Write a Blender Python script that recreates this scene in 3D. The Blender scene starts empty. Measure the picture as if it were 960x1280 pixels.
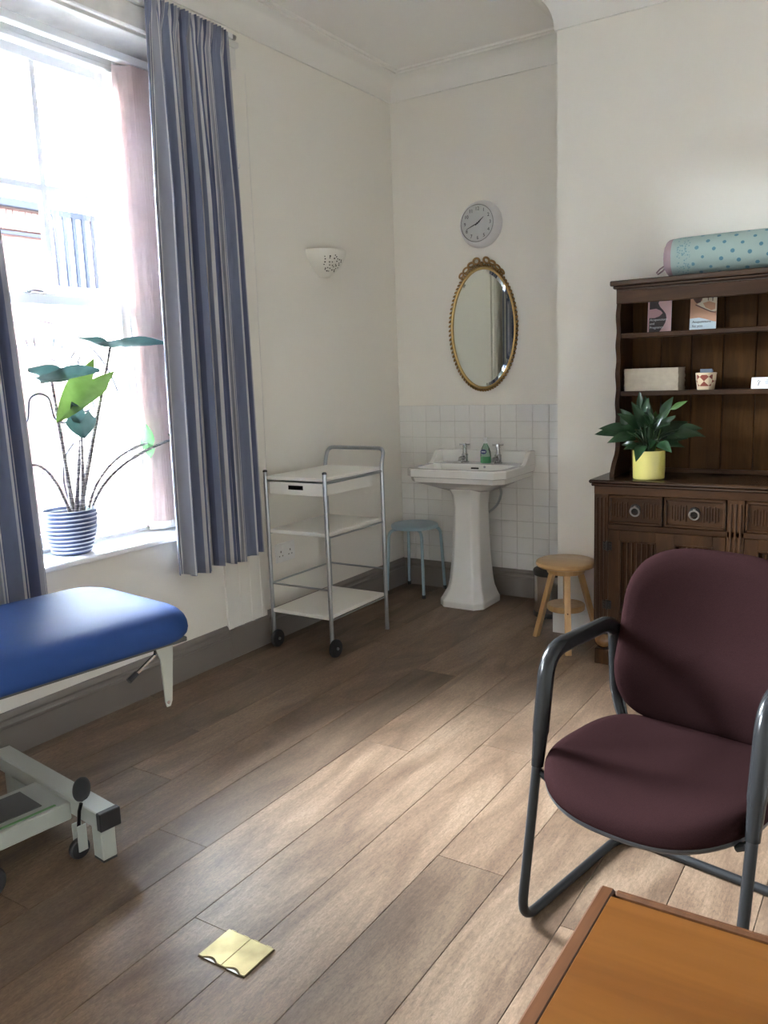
import bpy, bmesh, math, random
from mathutils import Vector, Matrix
random.seed(7)
PI = math.pi
scene = bpy.context.scene
COL = scene.collection

# ------------------------------------------------------------------ camera
F_PX, YAW, PITCH, ROLL = 1037.77, 0.57509, 0.16505, -0.03575
cam_d = bpy.data.cameras.new('camera'); cam = bpy.data.objects.new('camera', cam_d); COL.objects.link(cam)
f = Vector((-math.sin(YAW)*math.cos(PITCH), math.cos(YAW)*math.cos(PITCH), -math.sin(PITCH)))
r = Vector((math.cos(YAW), math.sin(YAW), 0)); u = r.cross(f)
r2 = math.cos(ROLL)*r + math.sin(ROLL)*u; u2 = -math.sin(ROLL)*r + math.cos(ROLL)*u
M = Matrix((r2, u2, -f)).transposed().to_4x4(); M.translation = Vector((3.08359, -5.00527, 1.5))
cam.matrix_world = M
cam_d.sensor_fit = 'VERTICAL'; cam_d.sensor_height = 32.0; cam_d.lens = F_PX/1280*32.0
cam_d.clip_start = 0.02; cam_d.clip_end = 300
scene.camera = cam

# ------------------------------------------------------------------ world, sun, window portal, exposure
world = bpy.data.worlds.new('overcast_sky'); scene.world = world; world.use_nodes = True
bg = world.node_tree.nodes['Background']
bg.inputs['Color'].default_value = (0.835, 0.91, 1.0, 1); bg.inputs['Strength'].default_value = 12.0
por_d = bpy.data.lights.new('window_portal', 'AREA'); por_d.shape = 'RECTANGLE'; por_d.size = 1.25; por_d.size_y = 2.35
por_d.cycles.is_portal = True
por = bpy.data.objects.new('window_portal', por_d); COL.objects.link(por)
por.location = (-0.37, -2.66, 1.87)
por.rotation_euler = (PI/2, 0, -PI/2)
por2 = bpy.data.objects.new('window_portal', por_d); COL.objects.link(por2); por2.location = (-0.37, -5.08, 1.87); por2.rotation_euler = por.rotation_euler  # portal at the added window
scene.view_settings.view_transform = 'Standard'
scene.view_settings.look = 'None'
scene.view_settings.exposure = 4.8
scene.view_settings.gamma = 1.0
scene.view_settings.use_curve_mapping = False
cy = scene.cycles
cy.use_denoising = True
try: cy.denoiser = 'OPENIMAGEDENOISE'
except Exception: pass
cy.max_bounces = 10; cy.diffuse_bounces = 7; cy.glossy_bounces = 5; cy.transparent_max_bounces = 12
cy.sample_clamp_indirect = 8.0
cy.caustics_reflective = False; cy.caustics_refractive = False

# ------------------------------------------------------------------ material helpers
def new_mat(name):
    m = bpy.data.materials.new(name); m.use_nodes = True
    nt = m.node_tree; b = nt.nodes['Principled BSDF']
    return m, nt, b
def nd(nt, t, **kw):
    n = nt.nodes.new(t)
    for k, v in kw.items(): setattr(n, k, v)
    return n
def ramp(nt, stops, interp='LINEAR'):
    n = nt.nodes.new('ShaderNodeValToRGB'); cr = n.color_ramp; cr.interpolation = interp
    while len(cr.elements) < len(stops): cr.elements.new(0.5)
    for e, (p, c) in zip(cr.elements, stops):
        e.position = p; e.color = (*c, 1) if len(c) == 3 else c
    return n
def coords(nt, scale=(1, 1, 1), kind='Object', loc=(0, 0, 0)):
    t = nd(nt, 'ShaderNodeTexCoord'); mp = nd(nt, 'ShaderNodeMapping')
    mp.inputs['Scale'].default_value = scale; mp.inputs['Location'].default_value = loc
    nt.links.new(t.outputs[kind], mp.inputs['Vector']); return mp.outputs['Vector']
def bump(nt, b, height, strength=0.2, dist=0.01):
    n = nd(nt, 'ShaderNodeBump'); n.inputs['Strength'].default_value = strength; n.inputs['Distance'].default_value = dist
    nt.links.new(height, n.inputs['Height']); nt.links.new(n.outputs['Normal'], b.inputs['Normal'])
def plain(name, col, rough=0.5, metal=0.0, coat=0.0, var=0.0, vscale=8, bmp=0.0, bscale=60, spec=None):
    m, nt, b = new_mat(name)
    b.inputs['Base Color'].default_value = (*col, 1); b.inputs['Roughness'].default_value = rough
    b.inputs['Metallic'].default_value = metal
    if coat: b.inputs['Coat Weight'].default_value = coat; b.inputs['Coat Roughness'].default_value = 0.08
    if spec is not None: b.inputs['Specular IOR Level'].default_value = spec
    if var:
        n = nd(nt, 'ShaderNodeTexNoise'); n.inputs['Scale'].default_value = vscale; n.inputs['Detail'].default_value = 4
        nt.links.new(coords(nt), n.inputs['Vector'])
        a = tuple(max(0, c*(1-var)) for c in col); d = tuple(min(1, c*(1+var)) for c in col)
        rp = ramp(nt, [(0.3, a), (0.7, d)]); nt.links.new(n.outputs['Fac'], rp.inputs['Fac'])
        nt.links.new(rp.outputs['Color'], b.inputs['Base Color'])
    if bmp:
        n = nd(nt, 'ShaderNodeTexNoise'); n.inputs['Scale'].default_value = bscale; n.inputs['Detail'].default_value = 5
        nt.links.new(coords(nt), n.inputs['Vector']); bump(nt, b, n.outputs['Fac'], bmp, 0.004)
    return m
def wood(name, dark, mid, light, axis=2, stretch=14, scale=5, rough=0.4, coat=0.0, bmp=0.12, per_object=0.0, spec=0.5):
    """grain stretched along the chosen object axis"""
    m, nt, b = new_mat(name)
    sc = [scale*stretch]*3; sc[axis] = scale
    v = coords(nt, tuple(sc))
    if per_object:
        oi = nd(nt, 'ShaderNodeObjectInfo'); ad = nd(nt, 'ShaderNodeVectorMath', operation='ADD'); ml = nd(nt, 'ShaderNodeMath', operation='MULTIPLY')
        ml.inputs[1].default_value = 57.0; nt.links.new(oi.outputs['Random'], ml.inputs[0])
        nt.links.new(v, ad.inputs[0]); nt.links.new(ml.outputs[0], ad.inputs[1]); v = ad.outputs[0]
    n = nd(nt, 'ShaderNodeTexNoise'); n.inputs['Scale'].default_value = 0.35; n.inputs['Detail'].default_value = 7; n.inputs['Roughness'].default_value = 0.65
    n.inputs['Distortion'].default_value = 0.6
    nt.links.new(v, n.inputs['Vector'])
    rp = ramp(nt, [(0.28, dark), (0.5, mid), (0.72, light)]); nt.links.new(n.outputs['Fac'], rp.inputs['Fac'])
    out = rp.outputs['Color']
    if per_object:
        hv = nd(nt, 'ShaderNodeHueSaturation'); mr = nd(nt, 'ShaderNodeMapRange')
        mr.inputs['To Min'].default_value = 1-per_object; mr.inputs['To Max'].default_value = 1+per_object
        nt.links.new(oi.outputs['Random'], mr.inputs['Value']); nt.links.new(mr.outputs[0], hv.inputs['Value'])
        nt.links.new(out, hv.inputs['Color']); out = hv.outputs['Color']
    nt.links.new(out, b.inputs['Base Color'])
    b.inputs['Roughness'].default_value = rough; b.inputs['Specular IOR Level'].default_value = spec
    if coat: b.inputs['Coat Weight'].default_value = coat; b.inputs['Coat Roughness'].default_value = 0.15
    bump(nt, b, n.outputs['Fac'], bmp, 0.003)
    return m
def glassy(name, tint=(1, 1, 1), refl=1.0, rough=0.0):
    m = bpy.data.materials.new(name); m.use_nodes = True; nt = m.node_tree; nt.nodes.clear()
    o = nd(nt, 'ShaderNodeOutputMaterial'); mx = nd(nt, 'ShaderNodeMixShader'); t = nd(nt, 'ShaderNodeBsdfTransparent'); g = nd(nt, 'ShaderNodeBsdfGlossy')
    fr = nd(nt, 'ShaderNodeFresnel'); fr.inputs['IOR'].default_value = 1.45
    t.inputs['Color'].default_value = (*tint, 1); g.inputs['Roughness'].default_value = rough; g.inputs['Color'].default_value = (refl, refl, refl, 1)
    nt.links.new(fr.outputs[0], mx.inputs[0]); nt.links.new(t.outputs[0], mx.inputs[1]); nt.links.new(g.outputs[0], mx.inputs[2]); nt.links.new(mx.outputs[0], o.inputs['Surface'])
    return m
def leaf_mat(name, col, col2, rough=0.35, trans=0.25):
    m, nt, b = new_mat(name)
    n = nd(nt, 'ShaderNodeTexNoise'); n.inputs['Scale'].default_value = 18; nt.links.new(coords(nt), n.inputs['Vector'])
    rp = ramp(nt, [(0.35, col), (0.7, col2)]); nt.links.new(n.outputs['Fac'], rp.inputs['Fac']); nt.links.new(rp.outputs['Color'], b.inputs['Base Color'])
    b.inputs['Roughness'].default_value = rough
    tr = nd(nt, 'ShaderNodeBsdfTranslucent'); nt.links.new(rp.outputs['Color'], tr.inputs['Color'])
    mx = nd(nt, 'ShaderNodeMixShader'); mx.inputs[0].default_value = trans
    nt.links.new(b.outputs[0], mx.inputs[1]); nt.links.new(tr.outputs[0], mx.inputs[2])
    nt.links.new(mx.outputs[0], nt.nodes['Material Output'].inputs['Surface'])
    return m

MT = {}
MT['wall'] = plain('cream_wall_paint', (0.80, 0.768, 0.70), 0.75, bmp=0.05, bscale=180)
MT['wall_bounce'] = plain('bounce_tuned_paint', (0.46, 0.45, 0.42), 0.6)  # unseen right wall, tone set for the light it bounces back
MT['ceiling'] = plain('white_ceiling_paint', (0.825, 0.805, 0.76), 0.8, bmp=0.04, bscale=120)
MT['cornice'] = plain('white_cornice_paint', (0.80, 0.78, 0.73), 0.7)
MT['taupe'] = plain('taupe_skirting_gloss', (0.205, 0.18, 0.16), 0.4)
MT['gloss_white'] = plain('white_gloss_paint', (0.82, 0.82, 0.82), 0.35)
MT['peeling'] = plain('worn_white_paint', (0.74, 0.72, 0.68), 0.5, var=0.1, vscale=9)
MT['ceramic'] = plain('white_ceramic', (0.80, 0.79, 0.76), 0.12, coat=0.4)
MT['tile'] = plain('white_glazed_tile', (0.76, 0.75, 0.72), 0.1, coat=0.5, bmp=0.12, bscale=14)
MT['grout'] = plain('grey_grout', (0.52, 0.50, 0.46), 0.8)
MT['chrome'] = plain('chrome', (0.50, 0.50, 0.51), 0.10, 1.0)
MT['steel'] = plain('brushed_grey_steel', (0.42, 0.44, 0.46), 0.28, 1.0)
MT['bin_steel'] = plain('bin_steel', (0.62, 0.60, 0.60), 0.2, 1.0)
MT['black'] = plain('black_plastic', (0.018, 0.018, 0.02), 0.4)
MT['black_gloss'] = plain('black_arm_plastic', (0.014, 0.0142, 0.015), 0.24, spec=0.3)
MT['black_metal'] = plain('black_painted_tube', (0.013, 0.013, 0.014), 0.42, spec=0.25)
MT['rubber'] = plain('black_rubber', (0.02, 0.02, 0.022), 0.6)
MT['laminate'] = plain('white_laminate', (0.80, 0.78, 0.72), 0.35)
MT['bluepaint'] = plain('pale_blue_paint', (0.33, 0.46, 0.53), 0.35)
MT['pine'] = wood('honey_beech', (0.42, 0.23, 0.09), (0.52, 0.31, 0.13), (0.60, 0.38, 0.18), axis=2, rough=0.35, coat=0.3)
MT['pine_x'] = wood('honey_beech_seat', (0.46, 0.26, 0.10), (0.55, 0.33, 0.14), (0.62, 0.40, 0.19), axis=0, rough=0.3, coat=0.4)
DK = ((0.014, 0.0052, 0.0018), (0.032, 0.0128, 0.0042), (0.062, 0.026, 0.009))
MT['oak_v'] = wood('dark_oak_upright', *DK, axis=2, rough=0.36, scale=6, stretch=9, spec=0.22)
MT['oak_h'] = wood('dark_oak_rail', *DK, axis=0, rough=0.36, scale=6, stretch=9, spec=0.22)
MT['oak_top'] = wood('dark_oak_top', (0.02, 0.009, 0.0045), (0.032, 0.015, 0.007), (0.05, 0.024, 0.011), axis=0, rough=0.25, coat=0.1, scale=4, stretch=9, spec=0.4)
MT['oak_back'] = wood('oak_back_board', (0.024, 0.0095, 0.0022), (0.045, 0.0185, 0.0042), (0.078, 0.034, 0.009), axis=2, rough=0.5, scale=6, stretch=10, per_object=0.15, spec=0.1)
MT['oak_bun'] = wood('amber_turned_oak', (0.10, 0.042, 0.012), (0.16, 0.07, 0.02), (0.22, 0.10, 0.03), axis=2, rough=0.2, coat=0.5)
MT['iron'] = plain('dark_iron', (0.03, 0.03, 0.03), 0.35, 0.9)
MT['pewter'] = plain('worn_pewter', (0.32, 0.31, 0.29), 0.32, 1.0)
MT['table_top'] = wood('orange_teak_veneer', (0.056, 0.018, 0.0022), (0.072, 0.0245, 0.0033), (0.088, 0.032, 0.0055), axis=0, rough=0.38, scale=3, stretch=10, bmp=0.03, spec=0.2)
MT['table_edge'] = wood('brown_teak_edge', (0.035, 0.013, 0.005), (0.05, 0.019, 0.007), (0.07, 0.028, 0.011), axis=1, rough=0.38, spec=0.25)
MT['brass'] = plain('aged_brass', (0.40, 0.33, 0.17), 0.36, 1.0, var=0.3, vscale=11)
MT['brass_dark'] = plain('dark_brass_edge', (0.10, 0.07, 0.03), 0.5, 0.6)
MT['vinyl_blue'] = plain('blue_vinyl', (0.024, 0.060, 0.20), 0.62, bmp=0.04, bscale=260, spec=0.13)
MT['couch_grey'] = plain('grey_green_powder_coat', (0.40, 0.42, 0.38), 0.35)
MT['couch_dark'] = plain('dark_plate', (0.08, 0.08, 0.075), 0.6)
MT['green_label'] = plain('green_label', (0.12, 0.30, 0.10), 0.5)
MT['gold'] = plain('antique_gold', (0.33, 0.20, 0.075), 0.35, 0.85, var=0.25, vscale=40)
MT['gold_rim'] = plain('gold_inner_rim', (0.55, 0.38, 0.16), 0.3, 0.9)
MT['mirror'] = plain('mirror_silver', (0.82, 0.86, 0.82), 0.0, 1.0)
MT['clock_white'] = plain('clock_white_plastic', (0.72, 0.71, 0.72), 0.3)
MT['clock_face'] = plain('clock_face_paper', (0.88, 0.88, 0.86), 0.6)
MT['ink'] = plain('black_ink', (0.02, 0.02, 0.02), 0.6)
MT['plaster'] = plain('wall_light_plaster', (0.76, 0.73, 0.65), 0.6)
MT['hole'] = plain('hole_shade', (0.07, 0.06, 0.05), 0.9)  # dark tone standing for shade inside small openings
MT['socket'] = plain('white_socket_plastic', (0.80, 0.79, 0.77), 0.35)
MT['yellow'] = plain('pale_yellow_glaze', (0.60, 0.53, 0.15), 0.22, coat=0.3)
MT['soil'] = plain('dark_soil', (0.035, 0.024, 0.016), 0.9, bmp=0.6, bscale=90)
MT['lily'] = leaf_mat('peace_lily_leaf', (0.009, 0.03, 0.011), (0.02, 0.055, 0.02), 0.3, 0.08)
MT['lily_light'] = leaf_mat('young_lily_leaf', (0.06, 0.13, 0.03), (0.1, 0.2, 0.05), 0.4, 0.2)
MT['aloc'] = leaf_mat('dark_arrow_leaf', (0.030, 0.070, 0.065), (0.05, 0.10, 0.095), 0.3, 0.08)
MT['aloc_light'] = leaf_mat('bright_arrow_leaf', (0.085, 0.16, 0.03), (0.12, 0.21, 0.05), 0.4, 0.12)
MT['aloc_pale'] = leaf_mat('pale_green_leaf', (0.10, 0.24, 0.10), (0.15, 0.30, 0.14), 0.4, 0.25)
MT['white_petal'] = leaf_mat('white_spathe', (0.75, 0.76, 0.7), (0.82, 0.82, 0.76), 0.5, 0.3)
MT['paper_white'] = plain('white_paper', (0.80, 0.80, 0.80), 0.6)
MT['kraft'] = plain('kraft_paper', (0.42, 0.36, 0.28), 0.85, var=0.08, vscale=30)
MT['pink'] = plain('pink_print', (0.62, 0.36, 0.38), 0.45)
MT['dark_print'] = plain('dark_photo_print', (0.06, 0.045, 0.045), 0.45)
MT['pale_pink'] = plain('pale_pink_print', (0.70, 0.47, 0.47), 0.45)
MT['skin_print'] = plain('tan_photo_print', (0.52, 0.29, 0.18), 0.45, var=0.08, vscale=12)
MT['hair_print'] = plain('dark_hair_print', (0.12, 0.06, 0.05), 0.45)
MT['cream_print'] = plain('cream_check_print', (0.66, 0.60, 0.46), 0.45)
MT['blue_print'] = plain('pale_blue_print', (0.56, 0.66, 0.70), 0.45)
MT['slate_card'] = plain('slate_blue_card', (0.13, 0.17, 0.23), 0.6)
MT['soap_green'] = plain('green_soap', (0.10, 0.36, 0.16), 0.15)
MT['soap_clear'] = glassy('clear_bottle', (0.72, 0.86, 0.76))
MT['soap_label'] = plain('navy_label', (0.02, 0.04, 0.16), 0.4)
MT['pane'] = glassy('window_glass', (0.97, 0.985, 0.98))
MT['clock_glass'] = glassy('clock_glass', (0.98, 0.98, 0.98))
MT['decal'] = plain('window_transfer', (0.10, 0.12, 0.16), 0.8)
MT['cord'] = plain('white_cord', (0.74, 0.72, 0.68), 0.6)
MT['blind_weight'] = plain('white_blind_weight', (0.85, 0.85, 0.85), 0.4)

# floor planks: tone per plank, limed-oak grain along Y
def floor_mat():
    m, nt, b = new_mat('oak_effect_vinyl')
    oi = nd(nt, 'ShaderNodeObjectInfo'); ml = nd(nt, 'ShaderNodeMath', operation='MULTIPLY'); ml.inputs[1].default_value = 91.0
    nt.links.new(oi.outputs['Random'], ml.inputs[0])
    v = coords(nt, (1, 1, 1)); ad = nd(nt, 'ShaderNodeVectorMath', operation='ADD'); nt.links.new(v, ad.inputs[0]); nt.links.new(ml.outputs[0], ad.inputs[1])
    def noise(sc, det, rough, dist, scale):
        mp = nd(nt, 'ShaderNodeMapping'); mp.inputs['Scale'].default_value = sc; nt.links.new(ad.outputs[0], mp.inputs['Vector'])
        n = nd(nt, 'ShaderNodeTexNoise'); n.inputs['Scale'].default_value = scale; n.inputs['Detail'].default_value = det
        n.inputs['Roughness'].default_value = rough; n.inputs['Distortion'].default_value = dist
        nt.links.new(mp.outputs[0], n.inputs['Vector']); return n.outputs['Fac']
    big = noise((3.2, 0.8, 1), 4, 0.6, 1.2, 1.6)
    fine = noise((46, 3.4, 1), 6, 0.72, 0.15, 2.2)
    speck = noise((28, 9, 1), 4, 0.85, 0.5, 6.0)
    r1 = ramp(nt, [(0.25, (0.092, 0.055, 0.034)), (0.42, (0.145, 0.093, 0.060)), (0.58, (0.200, 0.135, 0.089)), (0.8, (0.265, 0.19, 0.132))]); nt.links.new(big, r1.inputs['Fac'])
    r2_ = ramp(nt, [(0.3, (0.74, 0.72, 0.70)), (0.5, (0.97, 0.96, 0.96)), (0.72, (1.14, 1.15, 1.17))]); nt.links.new(fine, r2_.inputs['Fac'])
    mx = nd(nt, 'ShaderNodeMix', data_type='RGBA', blend_type='MULTIPLY'); mx.inputs['Factor'].default_value = 1.0
    nt.links.new(r1.outputs[0], mx.inputs['A']); nt.links.new(r2_.outputs[0], mx.inputs['B'])
    r3 = ramp(nt, [(0.36, (0.70, 0.69, 0.68)), (0.5, (0.98, 0.98, 0.98)), (0.64, (1.24, 1.25, 1.27))]); nt.links.new(speck, r3.inputs['Fac'])
    mx2 = nd(nt, 'ShaderNodeMix', data_type='RGBA', blend_type='MULTIPLY'); mx2.inputs['Factor'].default_value = 1.0
    nt.links.new(mx.outputs['Result'], mx2.inputs['A']); nt.links.new(r3.outputs[0], mx2.inputs['B'])
    hv = nd(nt, 'ShaderNodeHueSaturation')
    sc_c = nd(nt, 'ShaderNodeSeparateColor'); nt.links.new(oi.outputs['Color'], sc_c.inputs[0]); nt.links.new(sc_c.outputs[0], hv.inputs['Value']); nt.links.new(mx2.outputs['Result'], hv.inputs['Color'])
    nt.links.new(hv.outputs[0], b.inputs['Base Color'])
    rr = nd(nt, 'ShaderNodeMapRange'); rr.inputs['To Min'].default_value = 0.36; rr.inputs['To Max'].default_value = 0.5
    nt.links.new(fine, rr.inputs['Value']); nt.links.new(rr.outputs[0], b.inputs['Roughness'])
    bump(nt, b, fine, 0.12, 0.002)
    return m
MT['floor'] = floor_mat()
MT['floor_gap'] = plain('dark_plank_joint', (0.05, 0.03, 0.02), 0.8)

def fabric(name, col, col2, scale=420, rough=0.9, sheen=0.3, spec=0.3):
    m, nt, b = new_mat(name)
    n = nd(nt, 'ShaderNodeTexNoise'); n.inputs['Scale'].default_value = scale; n.inputs['Detail'].default_value = 2
    nt.links.new(coords(nt), n.inputs['Vector'])
    rp = ramp(nt, [(0.35, col), (0.65, col2)]); nt.links.new(n.outputs['Fac'], rp.inputs['Fac']); nt.links.new(rp.outputs[0], b.inputs['Base Color'])
    b.inputs['Roughness'].default_value = rough; b.inputs['Sheen Weight'].default_value = sheen; b.inputs['Specular IOR Level'].default_value = spec
    bump(nt, b, n.outputs['Fac'], 0.25, 0.002); return m
MT['plum'] = fabric('plum_wool', (0.014, 0.0062, 0.0064), (0.020, 0.0090, 0.0093), sheen=0.0, spec=0.0)

def curtain_mat():
    m, nt, b = new_mat('striped_curtain_cloth')
    t = nd(nt, 'ShaderNodeTexCoord'); sp = nd(nt, 'ShaderNodeSeparateXYZ'); nt.links.new(t.outputs['UV'], sp.inputs[0])
    fr = nd(nt, 'ShaderNodeMath', operation='FRACT'); ml = nd(nt, 'ShaderNodeMath', operation='MULTIPLY'); ml.inputs[1].default_value = 5.0
    nt.links.new(sp.outputs[0], ml.inputs[0]); nt.links.new(ml.outputs[0], fr.inputs[0])
    A = (0.19, 0.215, 0.305); L = (0.60, 0.59, 0.59); N = (0.095, 0.11, 0.185); Gy = (0.30, 0.305, 0.35)
    rp = ramp(nt, [(0.0, A), (0.30, L), (0.345, N), (0.40, L), (0.43, Gy), (0.60, L), (0.63, A), (0.66, L), (0.69, N), (0.80, Gy), (0.93, L), (0.96, N)], 'CONSTANT')
    nt.links.new(fr.outputs[0], rp.inputs['Fac'])
    n = nd(nt, 'ShaderNodeTexNoise'); n.inputs['Scale'].default_value = 500; nt.links.new(t.outputs['Object'], n.inputs['Vector'])
    nt.links.new(rp.outputs[0], b.inputs['Base Color']); b.inputs['Roughness'].default_value = 0.85; b.inputs['Sheen Weight'].default_value = 0.2
    bump(nt, b, n.outputs['Fac'], 0.15, 0.001)
    tr = nd(nt, 'ShaderNodeBsdfTranslucent'); nt.links.new(rp.outputs[0], tr.inputs['Color'])
    mx = nd(nt, 'ShaderNodeMixShader'); mx.inputs[0].default_value = 0.02
    nt.links.new(b.outputs[0], mx.inputs[1]); nt.links.new(tr.outputs[0], mx.inputs[2]); nt.links.new(mx.outputs[0], nt.nodes['Material Output'].inputs['Surface'])
    return m
MT['curtain'] = curtain_mat()
MT['blind'] = leaf_mat('pink_blind_fabric', (0.72, 0.60, 0.57), (0.76, 0.64, 0.61), 0.8, 0.5)

def bolster_mat():
    m, nt, b = new_mat('mint_printed_cotton')
    t = nd(nt, 'ShaderNodeTexCoord')
    base = (0.24, 0.305, 0.28, 1); ink = (0.06, 0.15, 0.20, 1)
    # staggered dots from UV (u along length in metres, v around in metres)
    sp = nd(nt, 'ShaderNodeSeparateXYZ'); nt.links.new(t.outputs['UV'], sp.inputs[0])
    vo = nd(nt, 'ShaderNodeTexVoronoi'); vo.inputs['Scale'].default_value = 18.0; vo.inputs['Randomness'].default_value = 0.12
    mp = nd(nt, 'ShaderNodeMapping'); mp.inputs['Rotation'].default_value = (0, 0, 0.6); nt.links.new(t.outputs['UV'], mp.inputs['Vector']); nt.links.new(mp.outputs[0], vo.inputs['Vector'])
    lt = nd(nt, 'ShaderNodeMath', operation='LESS_THAN'); lt.inputs[1].default_value = 0.17; nt.links.new(vo.outputs['Distance'], lt.inputs[0])
    far = nd(nt, 'ShaderNodeMath', operation='GREATER_THAN'); far.inputs[1].default_value = 0.095; nt.links.new(sp.outputs[0], far.inputs[0])
    dots = nd(nt, 'ShaderNodeMath', operation='MULTIPLY'); nt.links.new(lt.outputs[0], dots.inputs[0]); nt.links.new(far.outputs[0], dots.inputs[1])
    v2 = nd(nt, 'ShaderNodeTexVoronoi'); v2.inputs['Scale'].default_value = 95.0; nt.links.new(t.outputs['UV'], v2.inputs['Vector'])
    l2 = nd(nt, 'ShaderNodeMath', operation='LESS_THAN'); l2.inputs[1].default_value = 0.34; nt.links.new(v2.outputs['Distance'], l2.inputs[0])
    g1 = nd(nt, 'ShaderNodeMath', operation='GREATER_THAN'); g1.inputs[1].default_value = 0.028; nt.links.new(sp.outputs[0], g1.inputs[0])
    g2 = nd(nt, 'ShaderNodeMath', operation='LESS_THAN'); g2.inputs[1].default_value = 0.088; nt.links.new(sp.outputs[0], g2.inputs[0])
    m1 = nd(nt, 'ShaderNodeMath', operation='MULTIPLY'); m2 = nd(nt, 'ShaderNodeMath', operation='MULTIPLY'); m3 = nd(nt, 'ShaderNodeMath', operation='MULTIPLY'); m3.inputs[1].default_value = 0.75
    nt.links.new(g1.outputs[0], m1.inputs[0]); nt.links.new(g2.outputs[0], m1.inputs[1]); nt.links.new(m1.outputs[0], m2.inputs[0]); nt.links.new(l2.outputs[0], m2.inputs[1]); nt.links.new(m2.outputs[0], m3.inputs[0])
    mxv = nd(nt, 'ShaderNodeMath', operation='MAXIMUM'); nt.links.new(dots.outputs[0], mxv.inputs[0]); nt.links.new(m3.outputs[0], mxv.inputs[1])
    mx = nd(nt, 'ShaderNodeMix', data_type='RGBA'); mx.inputs['A'].default_value = base; mx.inputs['B'].default_value = ink
    nt.links.new(mxv.outputs[0], mx.inputs['Factor']); nt.links.new(mx.outputs['Result'], b.inputs['Base Color']); b.inputs['Roughness'].default_value = 0.85
    return m
MT['bolster'] = bolster_mat()
MT['bolster_end'] = plain('dusty_pink_cotton', (0.26, 0.175, 0.19), 0.85, bmp=0.2, bscale=60)

def pot_stripe():
    m, nt, b = new_mat('navy_pot_white_hoops')
    t = nd(nt, 'ShaderNodeTexCoord'); sp = nd(nt, 'ShaderNodeSeparateXYZ'); nt.links.new(t.outputs['Object'], sp.inputs[0])
    ml = nd(nt, 'ShaderNodeMath', operation='MULTIPLY'); ml.inputs[1].default_value = 1/0.0185; fr = nd(nt, 'ShaderNodeMath', operation='FRACT')
    nt.links.new(sp.outputs[2], ml.inputs[0]); nt.links.new(ml.outputs[0], fr.inputs[0])
    rp = ramp(nt, [(0.0, (0.07, 0.10, 0.20)), (0.68, (0.55, 0.58, 0.62))], 'CONSTANT'); nt.links.new(fr.outputs[0], rp.inputs['Fac'])
    nt.links.new(rp.outputs[0], b.inputs['Base Color']); b.inputs['Roughness'].default_value = 0.3; return m
MT['pot_stripe'] = pot_stripe()
MT['pot_in'] = plain('navy_glaze', (0.05, 0.07, 0.14), 0.3)
def stem_mat():
    m, nt, b = new_mat('mottled_stem')
    n = nd(nt, 'ShaderNodeTexNoise'); n.inputs['Scale'].default_value = 30; nt.links.new(coords(nt, (1, 1, 6)), n.inputs['Vector'])
    rp = ramp(nt, [(0.42, (0.06, 0.05, 0.06)), (0.6, (0.28, 0.26, 0.24))]); nt.links.new(n.outputs['Fac'], rp.inputs['Fac']); nt.links.new(rp.outputs[0], b.inputs['Base Color']); b.inputs['Roughness'].default_value = 0.5
    return m
MT['stem'] = stem_mat()
def aztec():
    m, nt, b = new_mat('aztec_glaze')
    t = nd(nt, 'ShaderNodeTexCoord')
    ck = nd(nt, 'ShaderNodeTexChecker'); ck.inputs['Scale'].default_value = 34; ck.inputs['Color1'].default_value = (0.62, 0.50, 0.34, 1); ck.inputs['Color2'].default_value = (0.20, 0.035, 0.02, 1)
    mp = nd(nt, 'ShaderNodeMapping'); mp.inputs['Rotation'].default_value = (0, 0.78, 0); nt.links.new(t.outputs['Object'], mp.inputs['Vector']); nt.links.new(mp.outputs[0], ck.inputs['Vector'])
    nt.links.new(ck.outputs['Color'], b.inputs['Base Color']); b.inputs['Roughness'].default_value = 0.4; return m
MT['aztec'] = aztec()
MT['cream_glaze'] = plain('cream_glaze', (0.62, 0.50, 0.34), 0.4)
def brick_mat():
    m, nt, b = new_mat('dark_red_brick')  # very dark red brick with slightly lighter mortar
    br = nd(nt, 'ShaderNodeTexBrick'); br.inputs['Scale'].default_value = 4.0
    br.inputs['Color1'].default_value = (0.030, 0.010, 0.008, 1); br.inputs['Color2'].default_value = (0.040, 0.015, 0.012, 1); br.inputs['Mortar'].default_value = (0.07, 0.05, 0.047, 1)
    t = nd(nt, 'ShaderNodeTexCoord'); mp = nd(nt, 'ShaderNodeMapping'); mp.inputs['Rotation'].default_value = (0, PI/2, PI/2)
    nt.links.new(t.outputs['Object'], mp.inputs['Vector']); nt.links.new(mp.outputs[0], br.inputs['Vector'])
    nt.links.new(br.outputs['Color'], b.inputs['Base Color']); b.inputs['Roughness'].default_value = 0.85; return m
MT['brick'] = brick_mat()
MT['render_white'] = plain('pale_pink_brick', (0.33, 0.30, 0.285), 0.85, var=0.06, vscale=3)
MT['slate'] = plain('black_slate_coping', (0.010, 0.012, 0.018), 0.9, spec=0.1)
MT['ext_glass'] = plain('far_window_glass', (0.42, 0.50, 0.56), 0.2)
MT['ext_bar'] = plain('black_iron_bar', (0.008, 0.010, 0.016), 0.9, spec=0.1)
MT['street'] = plain('grey_paving', (0.22, 0.215, 0.21), 0.9, var=0.1, vscale=1.5)

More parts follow.
